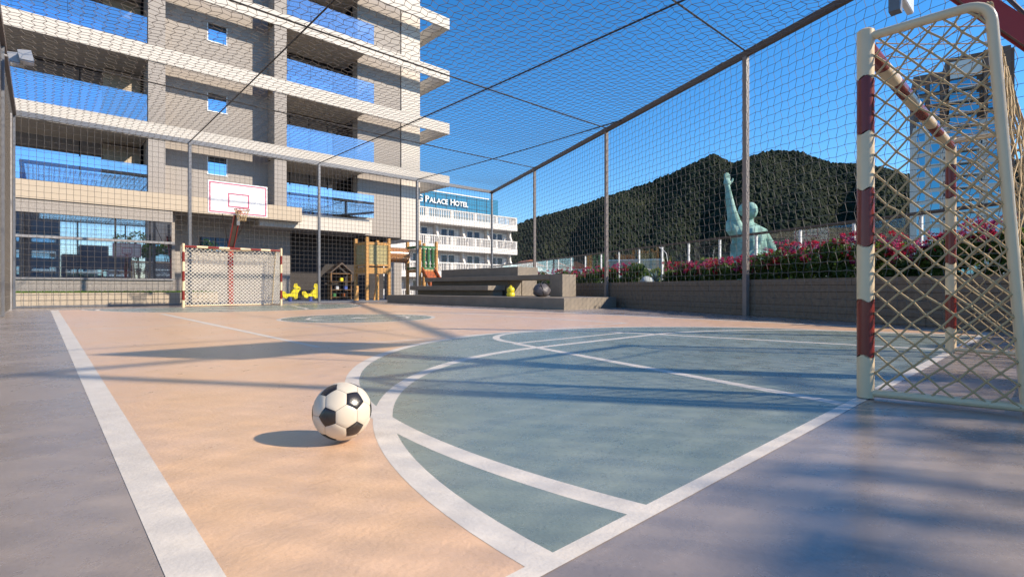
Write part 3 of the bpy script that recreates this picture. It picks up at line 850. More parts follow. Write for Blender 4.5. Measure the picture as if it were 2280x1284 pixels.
# ------------------------------------------------------------------ bleachers
bl = thing('bleachers', 'stepped brown concrete bleachers on a low platform beside the far sideline', 'bleachers', (12, 14.6, 0))
MB().prism([(10.78, 9.6), (wall_x(9.6)-0.15, 9.6), (wall_x(19.6)-0.15, 19.6), (10.78, 19.6)], 0.0, 0.33).build('platform', M['bleacher'], bl)
MB().bbox(11.62, 12.45, 13.95, 19.2, 0.53, 0.70, 0.01).build('seat', M['bleacher'], bl)
MB().box(11.95, 12.40, 14.05, 19.1, 0.33, 0.53).build('riser', M['bleacher'], bl)
MB().bbox(12.32, 13.35, 11.60, 19.1, 0.89, 1.06, 0.01).build('seat', M['bleacher'], bl)
MB().box(12.62, 13.30, 14.0, 19.0, 0.33, 0.89).build('riser', M['bleacher'], bl)
MB().bbox(12.32, 13.0, 11.05, 11.597, 0.33, 1.062, 0.01).build('end_block', M['bleacher'], bl)
MB().bbox(13.12, 14.2, 14.0, 19.0, 1.0605, 1.42, 0.01).build('seat', M['bleacher'], bl)
MB().box(13.36, 14.15, 14.02, 18.9, 0.33, 1.0604).build('riser', M['bleacher'], bl)

# jug and bag on the platform
jb = cam_pt(1137, 17.2, 0.33)
jug = thing('drink_jug', 'small yellow drink jug standing on the bleacher platform', 'jug', jb)
MB().lathe([(0.115, 0), (0.14, 0.02), (0.14, 0.10), (0.115, 0.13), (0.125, 0.17), (0.135, 0.25), (0.10, 0.30), (0.05, 0.32)], n=16).build('body', M['yellow'], jug, False, smooth=0.8)
MB().lathe([(0.05, 0.32), (0.05, 0.35), (0.022, 0.355), (0.022, 0.38)], n=10).build('cap', M['yellow'], jug, False, smooth=0.8)
sb = cam_pt(1206, 16.3, 0.33)
bag = thing('sports_bag', 'slumped dark grey sports bag on the bleacher platform', 'bag', sb)
mb = MB(); nU, nV_ = 28, 14; vs_ = []
for j in range(nV_+1):
    ph = PI*j/nV_
    for i in range(nU):
        th = 2*PI*i/nU
        r_ = math.sin(ph)**0.75
        x = 0.31*r_*math.cos(th); y = 0.24*r_*math.sin(th); z = 0.21-0.21*math.cos(ph)
        fold = 1+0.05*math.sin(5*th+3*z*8)+0.03*math.sin(9*th-20*z)
        vs_.append((x*fold*(1.05-0.25*(z/0.42)**2), y*fold*(1.05-0.25*(z/0.42)**2), z*(1+0.06*math.cos(th*2+.6))))
fs_ = [(j*nU+i, j*nU+(i+1) % nU, (j+1)*nU+(i+1) % nU, (j+1)*nU+i) for j in range(nV_) for i in range(nU)]
mb.add(vs_, fs_); mb.build('body', M['bag'], bag, False, smooth=True)
MB().tube([(-0.20, -0.12, 0.30), (-0.16, -0.10, 0.42), (0.0, -0.06, 0.50), (0.12, -0.08, 0.46), (0.17, -0.12, 0.36)], 0.013, 6).build('strap', M['strap'], bag, False, smooth=True)
MB().tube([(-0.14, -0.215, 0.05), (-0.15, -0.20, 0.25), (-0.13, -0.10, 0.40)], 0.012, 6).build('strap', M['strap'], bag, False, smooth=True)

# ------------------------------------------------------------------ playground
TX0, TX1, TY0, TY1 = 11.56, 12.74, 23.0, 24.2
tw = thing('play_tower', 'timber climbing tower with beige panel beside the brown tunnel', 'play tower', (12.15, 23.6, 0))
def post_(x, y, z1, par, w=0.07, z0=0.0): MB().bbox(x-w, x+w, y-w, y+w, z0, z1, 0.01).build('post', M['wood'], par)
for x in (TX0, TX1):
    for y in (TY0, TY1): post_(x, y, 3.08, tw)
post_((TX0+TX1)/2, TY1-0.1, 3.0, tw, 0.055, 1.6)
for z0, z1 in ((1.32, 1.62), (2.74, 2.86), (1.70, 1.78)):
    MB().box(TX0+0.07, TX1-0.07, TY0-0.05, TY0+0.05, z0, z1).build('rail', M['wood'], tw)
    MB().box(TX0-0.05, TX0+0.05, TY0+0.07, TY1-0.07, z0, z1).build('rail', M['wood'], tw)
MB().box(TX0+0.1, TX1-0.1, TY0-0.02, TY0+0.02, 1.78, 2.74).build('panel', M['reed'], tw)
MB().box(TX0-0.02, TX0+0.02, TY0+0.1, TY1-0.1, 1.78, 2.74).build('panel', M['reed'], tw)
MB().box(TX0+0.07, TX1-0.07, TY0+0.055, TY1-0.07, 1.40, 1.46).build('deck', M['wood'], tw)
for x, y in ((11.1, 23.1), (12.1, 23.0)):
    MB().bbox(x-0.06, x+0.06, y-0.06, y+0.06, 0, 0.72 if x < 11.5 else 1.18, 0.01).build('step_post', M['wood'], tw)
MB().prism([(11.86, 0.0), (11.98, 0.0), (12.10, 0.72), (12.02, 0.72)], 22.9, 23.0, 'y').build('brace', M['wood'], tw)
MB().prism([(10.86, 0.0), (10.96, 0.0), (11.08, 0.62), (11.0, 0.62)], 22.9, 23.0, 'y').build('brace', M['wood'], tw)
tun = MB()
for (ra, rb) in ((0.38, 0.345),):
    n = 28; vs_ = []; 
    for x in (12.84, 14.02):
        for rr_ in (ra, rb):
            vs_ += [(x, 23.5+rr_*math.cos(2*PI*j/n), 2.31+rr_*math.sin(2*PI*j/n)) for j in range(n)]
    fs_ = []
    for j in range(n):
        k = (j+1) % n
        fs_ += [(j, k, 2*n+k, 2*n+j), (n+k, n+j, 3*n+j, 3*n+k), (k, j, n+j, n+k), (2*n+j, 2*n+k, 3*n+k, 3*n+j)]
    tun.add(vs_, fs_)
tu_t = thing('play_tunnel', 'brown tube tunnel between the two timber towers', 'tunnel', (13.4, 23.5, 0))
tun.build('tube', M['tube_brown'], tu_t, smooth=0.8)
for x in (12.88, 13.98):
    pts = [(x, 23.5+0.395*math.cos(2*PI*j/24), 2.31+0.395*math.sin(2*PI*j/24)) for j in range(24)]
    MB().tube(pts, 0.02, 6, closed=True).build('collar', M['tube_brown'], tu_t, smooth=True)
ux0, ux1 = 14.52, 15.56
tw2 = thing('play_tower', 'timber play tower with green railing and orange slide behind the bleachers', 'play tower', (15, 23.6, 0))
for x in (ux0, ux1):
    for y in (TY0, TY1): post_(x, y, 3.1, tw2)
for z0, z1, m_ in ((1.45, 1.60, 'wood'), (1.62, 1.72, 'play_green'), (2.72, 2.84, 'play_green')):
    MB().box(ux0+0.07, ux1-0.07, TY0-0.05, TY0+0.05, z0, z1).build('rail', M[m_], tw2)
    MB().box(ux0-0.05, ux0+0.05, TY0+0.07, TY1-0.07, z0, z1).build('rail', M[m_], tw2)
for i in range(3):
    x = ux0+0.25+0.28*i
    prof = [(0.07+0.035*math.sin(k/10*5*PI)**2, 1.72+k/10) for k in range(11)]
    MB().lathe(prof, x, TY0, 12).build('baluster', M['play_green'], tw2, smooth=0.9)
MB().box(ux0+0.07, ux1-0.07, TY0+0.055, TY1-0.07, 1.46, 1.52).build('deck', M['wood'], tw2)
MB().prism([(22.2, 0.62), (22.95, 1.40), (22.95, 1.52), (22.2, 0.74)], ux0+0.20, ux1-0.16, 'x').build('slide', M['play_orange'], tw2)
for x in (ux0+0.12, ux1-0.14):
    MB().prism([(22.2, 0.62), (22.95, 1.40), (22.95, 1.72), (22.2, 0.94)], x, x+0.06, 'x').build('slide_side', M['play_orange'], tw2)

def spring_rider(x, y, lab, mirror=1):
    t = thing('spring_rider', lab, 'spring rider', (x, y, 0), 'yellow spring riders')
    MB().lathe([(0.18, 0), (0.18, 0.04), (0.1, 0.05)], n=14).build('base', M['play_blue'], t, False)
    hel = [(0.085*math.cos(a), 0.085*math.sin(a), 0.05+0.28*a/(2*PI*5)) for a in [2*PI*5*i/70 for i in range(71)]]
    MB().tube(hel, 0.02, 6).build('spring', M['play_blue'], t, False, smooth=True)
    MB().bbox(-0.42, 0.42, -0.10, 0.10, 0.33, 0.38, 0.01).build('seat_board', M['frame_white'], t, False)
    side = [(-0.45, 0.28), (-0.25, 0.20), (-0.15, 0.32), (0.18, 0.30), (0.26, 0.18), (0.40, 0.22), (0.42, 0.50), (0.52, 0.66), (0.60, 0.72), (0.56, 0.84),
            (0.42, 0.90), (0.36, 1.06), (0.28, 1.02), (0.24, 0.86), (0.12, 0.66), (-0.02, 0.48), (-0.22, 0.46), (-0.38, 0.62), (-0.50, 0.56)]
    for s in (-1, 1):
        b = MB().prism([(mirror*px_, pz) for px_, pz in side], s*0.11-0.02, s*0.11+0.02, 'y').build('animal_side', M['yellow'], t, False)
        MB().prism([(mirror*(0.44+0.03*math.cos(a)), 0.76+0.03*math.sin(a)) for a in [2*PI*i/8 for i in range(8)]], s*0.135-0.004, s*0.135+0.004, 'y').build('eye', M['strap'], b, False)
    MB().tube([(mirror*0.22, -0.22, 0.78), (mirror*0.22, 0.22, 0.78)], 0.018, 8).build('handle', M['play_blue'], t, False)
    t.scale = (0.72, 0.72, 0.78)
    return t
spring_rider(7.95, 23.0, 'left yellow animal spring rider on a blue spring, beside the far goal')
spring_rider(8.95, 23.3, 'right yellow animal spring rider, nearer the glass door')

sh = thing('toy_house', 'brown toy house shelf with gabled roof under the balcony', 'toy house', (12.2, 27.5, 0))
for x in (11.62, 12.78): MB().box(x-0.03, x+0.03, 27.3, 27.75, 0, 1.45).build('side_panel', M['wood_dark'], sh)
for z in (0.1, 0.5, 0.95, 1.4): MB().box(11.652, 12.748, 27.31, 27.74, z, z+0.035).build('shelf', M['wood_dark'], sh)
MB().prism([(11.5, 1.455), (12.2, 2.05), (12.9, 1.455), (12.8, 1.455), (12.2, 1.95), (11.6, 1.455)], 27.22, 27.8, 'y').build('roof', M['steel_brown'], sh)
for i, (x, z, m_) in enumerate(((11.85, .135, 'play_green'), (12.35, .135, 'play_orange'), (12.0, .535, 'frame_white'), (12.5, .535, 'play_blue'), (12.25, .985, 'yellow'))):
    o = MB().bbox(x-0.09, x+0.09, 27.36, 27.54, z, z+0.2, 0.02).build('toy_box', M[m_], None)
    tag(o, ['green', 'orange', 'white', 'blue', 'yellow'][i]+' toy box on a shelf of the brown toy house', 'toy box', 'toy boxes on the shelf')

# ------------------------------------------------------------------ planter, flowers, guard rail
wd = Vector((WALL_S, 1, 0)).normalized(); wn_ = Vector((1, -WALL_S, 0)).normalized()       # along and across the wall
P0 = Vector((wall_x(-4), -4, 0)) + wn_*0.10
def wp(s, n, z): p = P0 + wd*s + wn_*n; return (p.x, p.y, z)
WLEN = (Vector((wall_x(21), 21, 0))-Vector((wall_x(-4), -4, 0))).length
pl = thing('planter_wall', 'long brown planter wall of coursed blocks along the right netting', 'wall', (P0.x, P0.y, 0))
def wbox(mb, s0, s1, n0, n1, z0, z1):
    return mb.add([wp(s, n, z) for z in (z0, z1) for s, n in ((s0, n0), (s1, n0), (s1, n1), (s0, n1))],
                  [(0, 1, 2, 3), (4, 7, 6, 5), (0, 4, 5, 1), (1, 5, 6, 2), (2, 6, 7, 3), (3, 7, 4, 0)])
wbox(MB(), 0, WLEN, 0.02, 0.20, 0, 0.77).build('backing', M['soil'], pl)
NC = 6
for c in range(NC):
    z0 = c*0.80/NC; s = -0.6*(c % 2)
    while s < WLEN:
        e = min(s+random.choice((1.8, 2.1, 2.4)), WLEN); a = max(s, 0)
        if e-a > 0.05:
            pr = random.uniform(0, 0.012)
            wbox(MB(), a+0.003, e-0.003, -pr, 0.22, z0+0.004, z0+0.80/NC-0.004).build('block', M['planter'], pl)
        s = e
bed = wbox(MB(), 0, WLEN, 0.22, 1.9, 0.3, 0.70).build('planting_bed', M['soil'], None); bed['kind'] = 'structure'

# guard rail behind the flowers
GN = 1.75
gr_ = thing('guard_rail', 'brown topped guard rail with pale posts behind the flowers', 'railing', wp(WLEN/2, GN, 0.7))
wbox(MB(), 0, WLEN+6, GN-0.04, GN+0.04, 2.00, 2.06).build('top_rail', M['steel_brown'], gr_)
k = 0; s = 0.6
while s < WLEN+5:
    wbox(MB(), s-0.025, s+0.025, GN-0.025, GN+0.025, 0.68, 1.997).build('post', M['frame_white'], gr_)
    if s+1.3 < WLEN+6: wbox(MB(), s+0.05, s+1.25, GN-0.005, GN+0.005, 0.72, 1.98).build('pane', M['glass_clear'], gr_)
    s += 1.3

def leaf_quads(centers, size, nrm_jit=1.0):
    n = len(centers)
    a = rng.normal(size=(n, 3)); a /= np.linalg.norm(a, axis=1)[:, None]
    b = rng.normal(size=(n, 3)); b -= a*(a*b).sum(1)[:, None]; b /= np.linalg.norm(b, axis=1)[:, None]
    s = size*rng.uniform(0.6, 1.3, n)[:, None]
    v = np.stack([centers-a*s, centers+b*s*0.45+a*s*0.1, centers+a*s, centers-b*s*0.45+a*s*0.1], 1).reshape(-1, 3)
    return v, np.arange(4*n).reshape(-1, 4)

def blob_pts(n, c, r):
    p = rng.normal(size=(n, 3)); p /= np.linalg.norm(p, axis=1)[:, None]
    p *= rng.uniform(0.35, 1, n)[:, None]**0.5
    return np.array(c)+p*np.array(r)

def flower_bush(s, n, h, w, label, dens=1.0, fl=1.0, m2='flower'):
    base = wp(s, n, 0.70)
    t = thing('flower_bush', label, 'flower bush', base, 'flowering bushes in the long planter')
    h *= 1.2; w *= 1.12
    ncl = int(10*dens)+4; L, Fp = [], []
    for i in range(ncl):
        c = (rng.uniform(-w, w), rng.uniform(-w, w)*0.6, rng.uniform(0.10, h*0.72)); rr_ = rng.uniform(0.16, 0.26)
        cc = np.array([wd.x*c[0]+wn_.x*c[1], wd.y*c[0]+wn_.y*c[1], c[2]])
        L.append(blob_pts(int(230*dens), cc, (rr_, rr_, rr_*0.8)))
    for i in range(int(38*fl)):
        c = (rng.uniform(-w, w)*1.05, rng.uniform(-w, w*0.3)*0.8, h*rng.uniform(0.30, 1.0)**0.7)
        cc = np.array([wd.x*c[0]+wn_.x*c[1], wd.y*c[0]+wn_.y*c[1], c[2]])
        Fp.append(blob_pts(16, cc, (0.05, 0.05, 0.04)))
    v, f = leaf_quads(np.concatenate(L), 0.042)
    v[:, 2] = np.maximum(v[:, 2], 0.0)
    mesh_obj('foliage', v, f, M['leaf'], t, False)
    for q_, mm in ((Fp[::2], m2), (Fp[1::2], 'flower2' if m2 == 'flower' else 'flower')):
        v, f = leaf_quads(np.concatenate(q_), 0.030)
        mesh_obj('blossoms', v, f, M[mm], t, False)
    st = MB()
    for i in range(5):
        x, y = rng.uniform(-w, w)*0.7, rng.uniform(-w, w)*0.3
        st.tube([(0.3*x*wd.x, 0.3*x*wd.y, -0.02), (x*wd.x+y*wn_.x, x*wd.y+y*wn_.y, h*0.8)], 0.008, 5)
    st.build('stem', M['bark'], t, False)
def s_of_px(px, n):
    """distance along the planter line where a photograph column meets it"""
    k = (px-1140)/1140.0; d = FW+RT*k
    # solve P0 + wd*s + wn*n = d*t
    q = P0+wn_*n; det = wd.x*(-d.y)-(-d.x)*wd.y
    return ((-q.x)*(-d.y)-(-d.x)*(-q.y))/det
bushes = []
for (px, n, h, w, txt) in (
    (1215, 0.75, 0.55, 0.75, 'sparse pink and coral flower bush beside the bleachers top'),
    (1262, 0.75, 0.60, 0.75, 'low pink flower bush just right of the bleacher end block'),
    (1308, 0.70, 0.62, 0.62, 'pink flower bush left of the cage post nearest the bleachers'),
    (1355, 0.70, 0.58, 0.55, 'pink and red flower bush behind the cage post nearest the bleachers'),
    (1400, 0.70, 0.62, 0.50, 'red and pink flower bush between that cage post and the grey boulder'),
    (1520, 0.75, 0.55, 0.42, 'magenta flower bush just right of the tall aloe'),
    (1570, 0.75, 0.50, 0.42, 'low magenta flower bush left of the green statue'),
    (1625, 0.70, 0.55, 0.40, 'magenta flower bush below the raised arm of the statue'),
    (1690, 0.70, 0.58, 0.36, 'leafy flower bush in front of the statue, right of the cage post'),
    (1750, 0.70, 0.78, 0.36, 'tall crimson flower bush just right of the statue'),
    (1822, 0.70, 0.72, 0.36, 'crimson flower bush midway between statue and goal post'),
    (1890, 0.70, 0.80, 0.36, 'tall crimson flower bush just left of the near goal post'),
    (1965, 0.70, 0.76, 0.34, 'crimson flower bush seen through the near goal net beside the front post'),
    (2050, 0.70, 0.62, 0.32, 'low crimson flower bush left of the rear goal post'),
    (2140, 0.70, 0.70, 0.32, 'crimson flower bush right of the rear goal post'),
    (2215, 0.70, 0.82, 0.30, 'tall crimson flower bush at the right picture edge')):
    flower_bush(s_of_px(px, n), n, h, w, txt, dens=1.15, fl=1.5 if px > 1500 else 1.2, m2='flower' if px > 1330 else 'flower2')

def spiky(px, n, h, cnt, m_, label, name, spread=0.45, wid=0.05):
    b = wp(s_of_px(px, n), n, 0.70)
    t = thing(name, label, 'plant', b)
    for i in range(cnt):
        a = 2*PI*i/cnt+random.uniform(-.3, .3); ln = h*random.uniform(0.65, 1.0); sp = spread*random.uniform(0.3, 1)
        pts = []
        for k in range(6):
            u = k/5; pts.append(Vector((sp*u**1.6*math.cos(a), sp*u**1.6*math.sin(a), ln*(u-0.15*u*u*sp))))
        side = Vector((-math.sin(a), math.cos(a), 0)); out = Vector((math.cos(a), math.sin(a), 0))
        mb = MB(); vs_ = []
        for k, p in enumerate(pts):
            w_ = wid*(1-(k/5)**1.5)+0.003
            vs_ += [p-side*w_, p-out*w_*0.35, p+side*w_]
        mb.add(vs_, [(3*k+j, 3*k+j+1, 3*k+j+4, 3*k+j+3) for k in range(5) for j in (0, 1)])
        mb.build('leaf', M[m_], t, False)
    return t
al = spiky(1488, 0.9, 0.95, 16, 'aloe', 'tall yellow green aloe with one pale curved flower stalk', 'aloe', 0.35)
MB().tube([(0, 0, 0.5), (-0.02, 0.05, 0.95), (-0.10, 0.16, 1.10), (-0.15, 0.22, 1.14)], 0.014, 6).build('flower_stalk', M['frame_white'], al, False)
spiky(1460, 0.6, 0.55, 12, 'agave', 'small blue grey agave left of the tall aloe', 'agave', 0.40, 0.035)
spiky(1512, 1.2, 0.75, 14, 'aloe', 'leafy yellow green aloe right of the pale flower stalk', 'aloe', 0.45, 0.04)
bo = wp(s_of_px(1440, 0.7), 0.7, 0.70)
mb = MB(); n = 14; vs_ = []
for j in range(9):
    ph = PI*j/8
    for i in range(n):
        th = 2*PI*i/n; r_ = 1+0.12*math.sin(3*th+ph*2)+0.08*math.sin(5*th-ph)
        vs_.append((0.24*r_*math.sin(ph)*math.cos(th)+bo[0], 0.20*r_*math.sin(ph)*math.sin(th)+bo[1], 0.62-0.01+0.19*(1-math.cos(ph))))
mb.add(vs_, [(j*n+i, j*n+(i+1) % n, (j+1)*n+(i+1) % n, (j+1)*n+i) for j in range(8) for i in range(n)])
tag(mb.build('boulder', M['stone'], None, smooth=True), 'pale grey boulder among the flowers left of the agave', 'boulder')

# ------------------------------------------------------------------ hotel
HY = 50.0
HX0, HX1 = 22.0, 46.8
ho = thing('hotel', 'white hotel with balustraded balconies and a teal roof sign block', 'building', (35, HY, -8))
def hp(name, m, *boxes, parent=ho):
    b = MB()
    for q_ in boxes: b.box(*q_)
    return b.build(name, m, parent)
hp('wall', M['hotel_wall'], (HX0, HX1-0.3, HY+1.6, HY+14, -8, 9.0))
bal_me = None
for k, zr in enumerate((10.0, 6.85, 3.70, 0.55)):
    zs = zr-1.05                                       # slab top
    hp('balcony_slab', M['hotel_white'], (HX0, HX1, HY, HY+1.7, zs-0.72, zs))
    hp('handrail', M['hotel_white'], (HX0, HX1, HY+0.04, HY+0.24, zr-0.14, zr), (HX1-0.2, HX1, HY+0.25, HY+1.6, zr-0.14, zr))
    bm_ = MB(); x = HX0+0.15; n = 0
    while x < HX1-0.1:
        if n % 14 == 0: bm_.box(x-0.14, x+0.14, HY+0.06, HY+0.22, zs, zr-0.141)
        else: bm_.box(x-0.05, x+0.05, HY+0.10, HY+0.18, zs, zr-0.141)
        x += 0.25; n += 1
    y = HY+0.4
    while y < HY+1.6:
        bm_.box(HX1-0.14, HX1-0.06, y-0.05, y+0.05, zs, zr-0.141); y += 0.25
    bm_.build('balustrade', M['hotel_white'], ho)
for k, zf in enumerate((5.80, 2.65, -0.5)):
    for i in range(6):
        xr = HX1-0.15-3.95*i
        # curved fin wall at each bay
        fin = [(HY+0.35, 2.42), (HY+1.6, 2.42), (HY+1.6, 0.0), (HY+0.35, 0.0)]
        arcp = [(HY+1.5-1.15*math.cos(a)*0 - 0, 0) for a in ()]
        pr_ = [(HY+1.6, 0.02), (HY+0.25, 0.02), (HY+0.28, 0.35), (HY+0.45, 0.75), (HY+0.80, 1.15), (HY+1.05, 1.7), (HY+1.10, 2.42), (HY+1.6, 2.42)]
        mb = MB(); mb.prism([(y, z+zf) for y, z in pr_], xr-0.28, xr, 'x'); mb.build('fin_wall', M['hotel_white'], ho)
        for j, x0 in enumerate((xr-3.2, xr-2.1)):
            f_ = hp('window', M['frame_white'], (x0, x0+0.95, HY+1.55, HY+1.597, zf+2.02, zf+2.10), (x0, x0+0.06, HY+1.55, HY+1.597, zf, zf+2.02), (x0+0.89, x0+0.95, HY+1.55, HY+1.597, zf, zf+2.02))
            hp('pane', M['hotel_glass'], (x0+0.06, x0+0.89, HY+1.575, HY+1.585, zf, zf+2.02), parent=f_)
        hp('door_panel', M['hotel_white'], (xr-1.05, xr-0.40, HY+1.55, HY+1.597, zf, zf+2.05))
# teal roof block with sign
tb = hp('roof_block', M['teal'], (HX0, 43.6, HY+2.2, HY+9, 9.0, 12.35))
hp('roof_block', M['teal'], (43.6, 47.0, HY+4.2, HY+9, 9.0, 12.9))
for x in np.arange(24, 43.5, 1.6):
    hp('cladding_joint', M['frame_dark'], (x, x+0.04, HY+2.17, HY+2.197, 9.6, 12.3), parent=tb)
for z in (10.1, 10.75, 11.4, 12.05):
    hp('cladding_joint', M['frame_dark'], (HX0, 43.6, HY+2.18, HY+2.199, z, z+0.03), parent=tb)
hp('coping', M['frame_white'], (HX0, 43.64, HY+2.12, HY+2.4, 12.352, 12.47), parent=tb)
def text_part(s, size, x, z, y, parent, m, ext=0.06):
    cu = bpy.data.curves.new('letters', 'FONT'); cu.body = s; cu.size = size; cu.extrude = ext; cu.resolution_u = 3
    cu.offset = 0.012
    ob = bpy.data.objects.new('letters', cu); C.objects.link(ob)
    bpy.context.view_layer.update()
    dg = bpy.context.evaluated_depsgraph_get()
    me = bpy.data.meshes.new_from_object(ob.evaluated_get(dg))
    bpy.data.objects.remove(ob); bpy.data.curves.remove(cu)
    v = np.empty(len(me.vertices)*3); me.vertices.foreach_get('co', v); v = v.reshape(-1, 3)
    wdt = v[:, 0].max()-v[:, 0].min()
    vv = np.stack([v[:, 0]-v[:, 0].min()+x, np.full(len(v), y)-v[:, 2], v[:, 1]+z], 1)
    f = [tuple(p.vertices) for p in me.polygons]
    bpy.data.meshes.remove(me)
    mesh_obj('sign_letter', vv, f, m, parent, True)
    return x+wdt
x = 32.55
for wrd in ('G', ' ', 'PALACE', ' ', 'HOTEL'):
    if wrd == ' ': x += 0.36; continue
    for i, ch in enumerate(wrd):
        x = text_part(ch, 1.10 if i == 0 else 0.86, x, 10.95, HY+2.05, tb, M['sign'])+0.045

# ------------------------------------------------------------------ high-rise tower on the right
cr = cam_pt(2252, 110, 0); cl = cam_pt(2034, 119.5, 0)
ux = (cr-cl).normalized(); uy = Vector((-ux.y, ux.x, 0))
if uy.dot(cl) < 0: uy = -uy
TWID = (cr-cl).length
hr = thing('high_rise', 'tall beige and brown tower block with blue glazing behind the near goal', 'building', (cl.x, cl.y, -8))
def hb(name, m, *boxes, parent=hr):
    mb = MB()
    for x0, x1, y0, y1, z0, z1 in boxes:
        vs_ = [cl+ux*x+uy*y+Vector((0, 0, z)) for z in (z0, z1) for x, y in ((x0, y0), (x1, y0), (x1, y1), (x0, y1))]
        mb.add(vs_, [(0, 3, 2, 1), (4, 5, 6, 7), (0, 1, 5, 4), (1, 2, 6, 5), (2, 3, 7, 6), (3, 0, 4, 7)])
    return mb.build(name, m, parent)
TH, FH = 53.0, 2.75
hb('core', M['tw_beige'], (0, TWID, 0.3, 14, -8, 38))
hb('upper_cladding', M['tw_brown'], (0, 6.0, 0.25, 14, 38.003, TH-3), (6.003, 12.2, 1.2, 14, 38.003, TH), (12.203, TWID, 0.25, 14, 38.003, TH))
hb('side_cladding', M['tw_brown'], (TWID+0.003, TWID+0.6, 0.6, 14, -8, TH-0.5))
hb('penthouse', M['tw_white'], (6.6, 12.0, 0.6, 1.19, TH-5.0, TH-1.2))
hb('shaft', M['tw_beige'], (4.9, 6.0, -0.1, 0.29, -8, 37.9), (11.4, 12.2, -0.1, 0.29, -8, 37.9))
nf = int((TH-6+8)/FH)
for k in range(nf):
    z = -7.0+k*FH
    if z < 1.0: continue
    top = z > 37
    y_ = 0.24 if top else 0.29
    for x0, x1 in ((0.6, 2.1), (3.0, 4.7), (12.9, 15.4)):
        f_ = hb('window', M['frame_dark'] if top else M['tw_white'], (x0-0.1, x1+0.1, y_-0.10, y_-0.003, z+0.25, z+0.38), (x0-0.1, x0, y_-0.10, y_-0.003, z+0.38, z+2.2), (x1, x1+0.1, y_-0.10, y_-0.003, z+0.38, z+2.2))
        hb('pane', M['tw_glass'], (x0, x1, y_-0.06, y_-0.004, z+0.38, z+2.2), parent=f_)
    b_ = hb('balcony', M['tw_white'], (6.2, 11.3, -1.3, 0.28, z-0.22, z))
    hb('railing_pane', M['tw_glass'], (6.25, 11.25, -1.28, -1.25, z+0.003, z+1.0), parent=b_)
    f_ = hb('window', M['frame_dark'], (6.5, 11.0, 0.10, 0.26, z+2.25, z+2.40))
    hb('pane', M['tw_glass'], (6.5, 11.0, 0.2, 0.27, z+0.003, z+2.25), parent=f_)
    hb('small_window', M['frame_dark'], (5.3, 5.65, -0.12, -0.103, z+1.0, z+1.7), (11.65, 11.95, -0.12, -0.103, z+1.0, z+1.7))

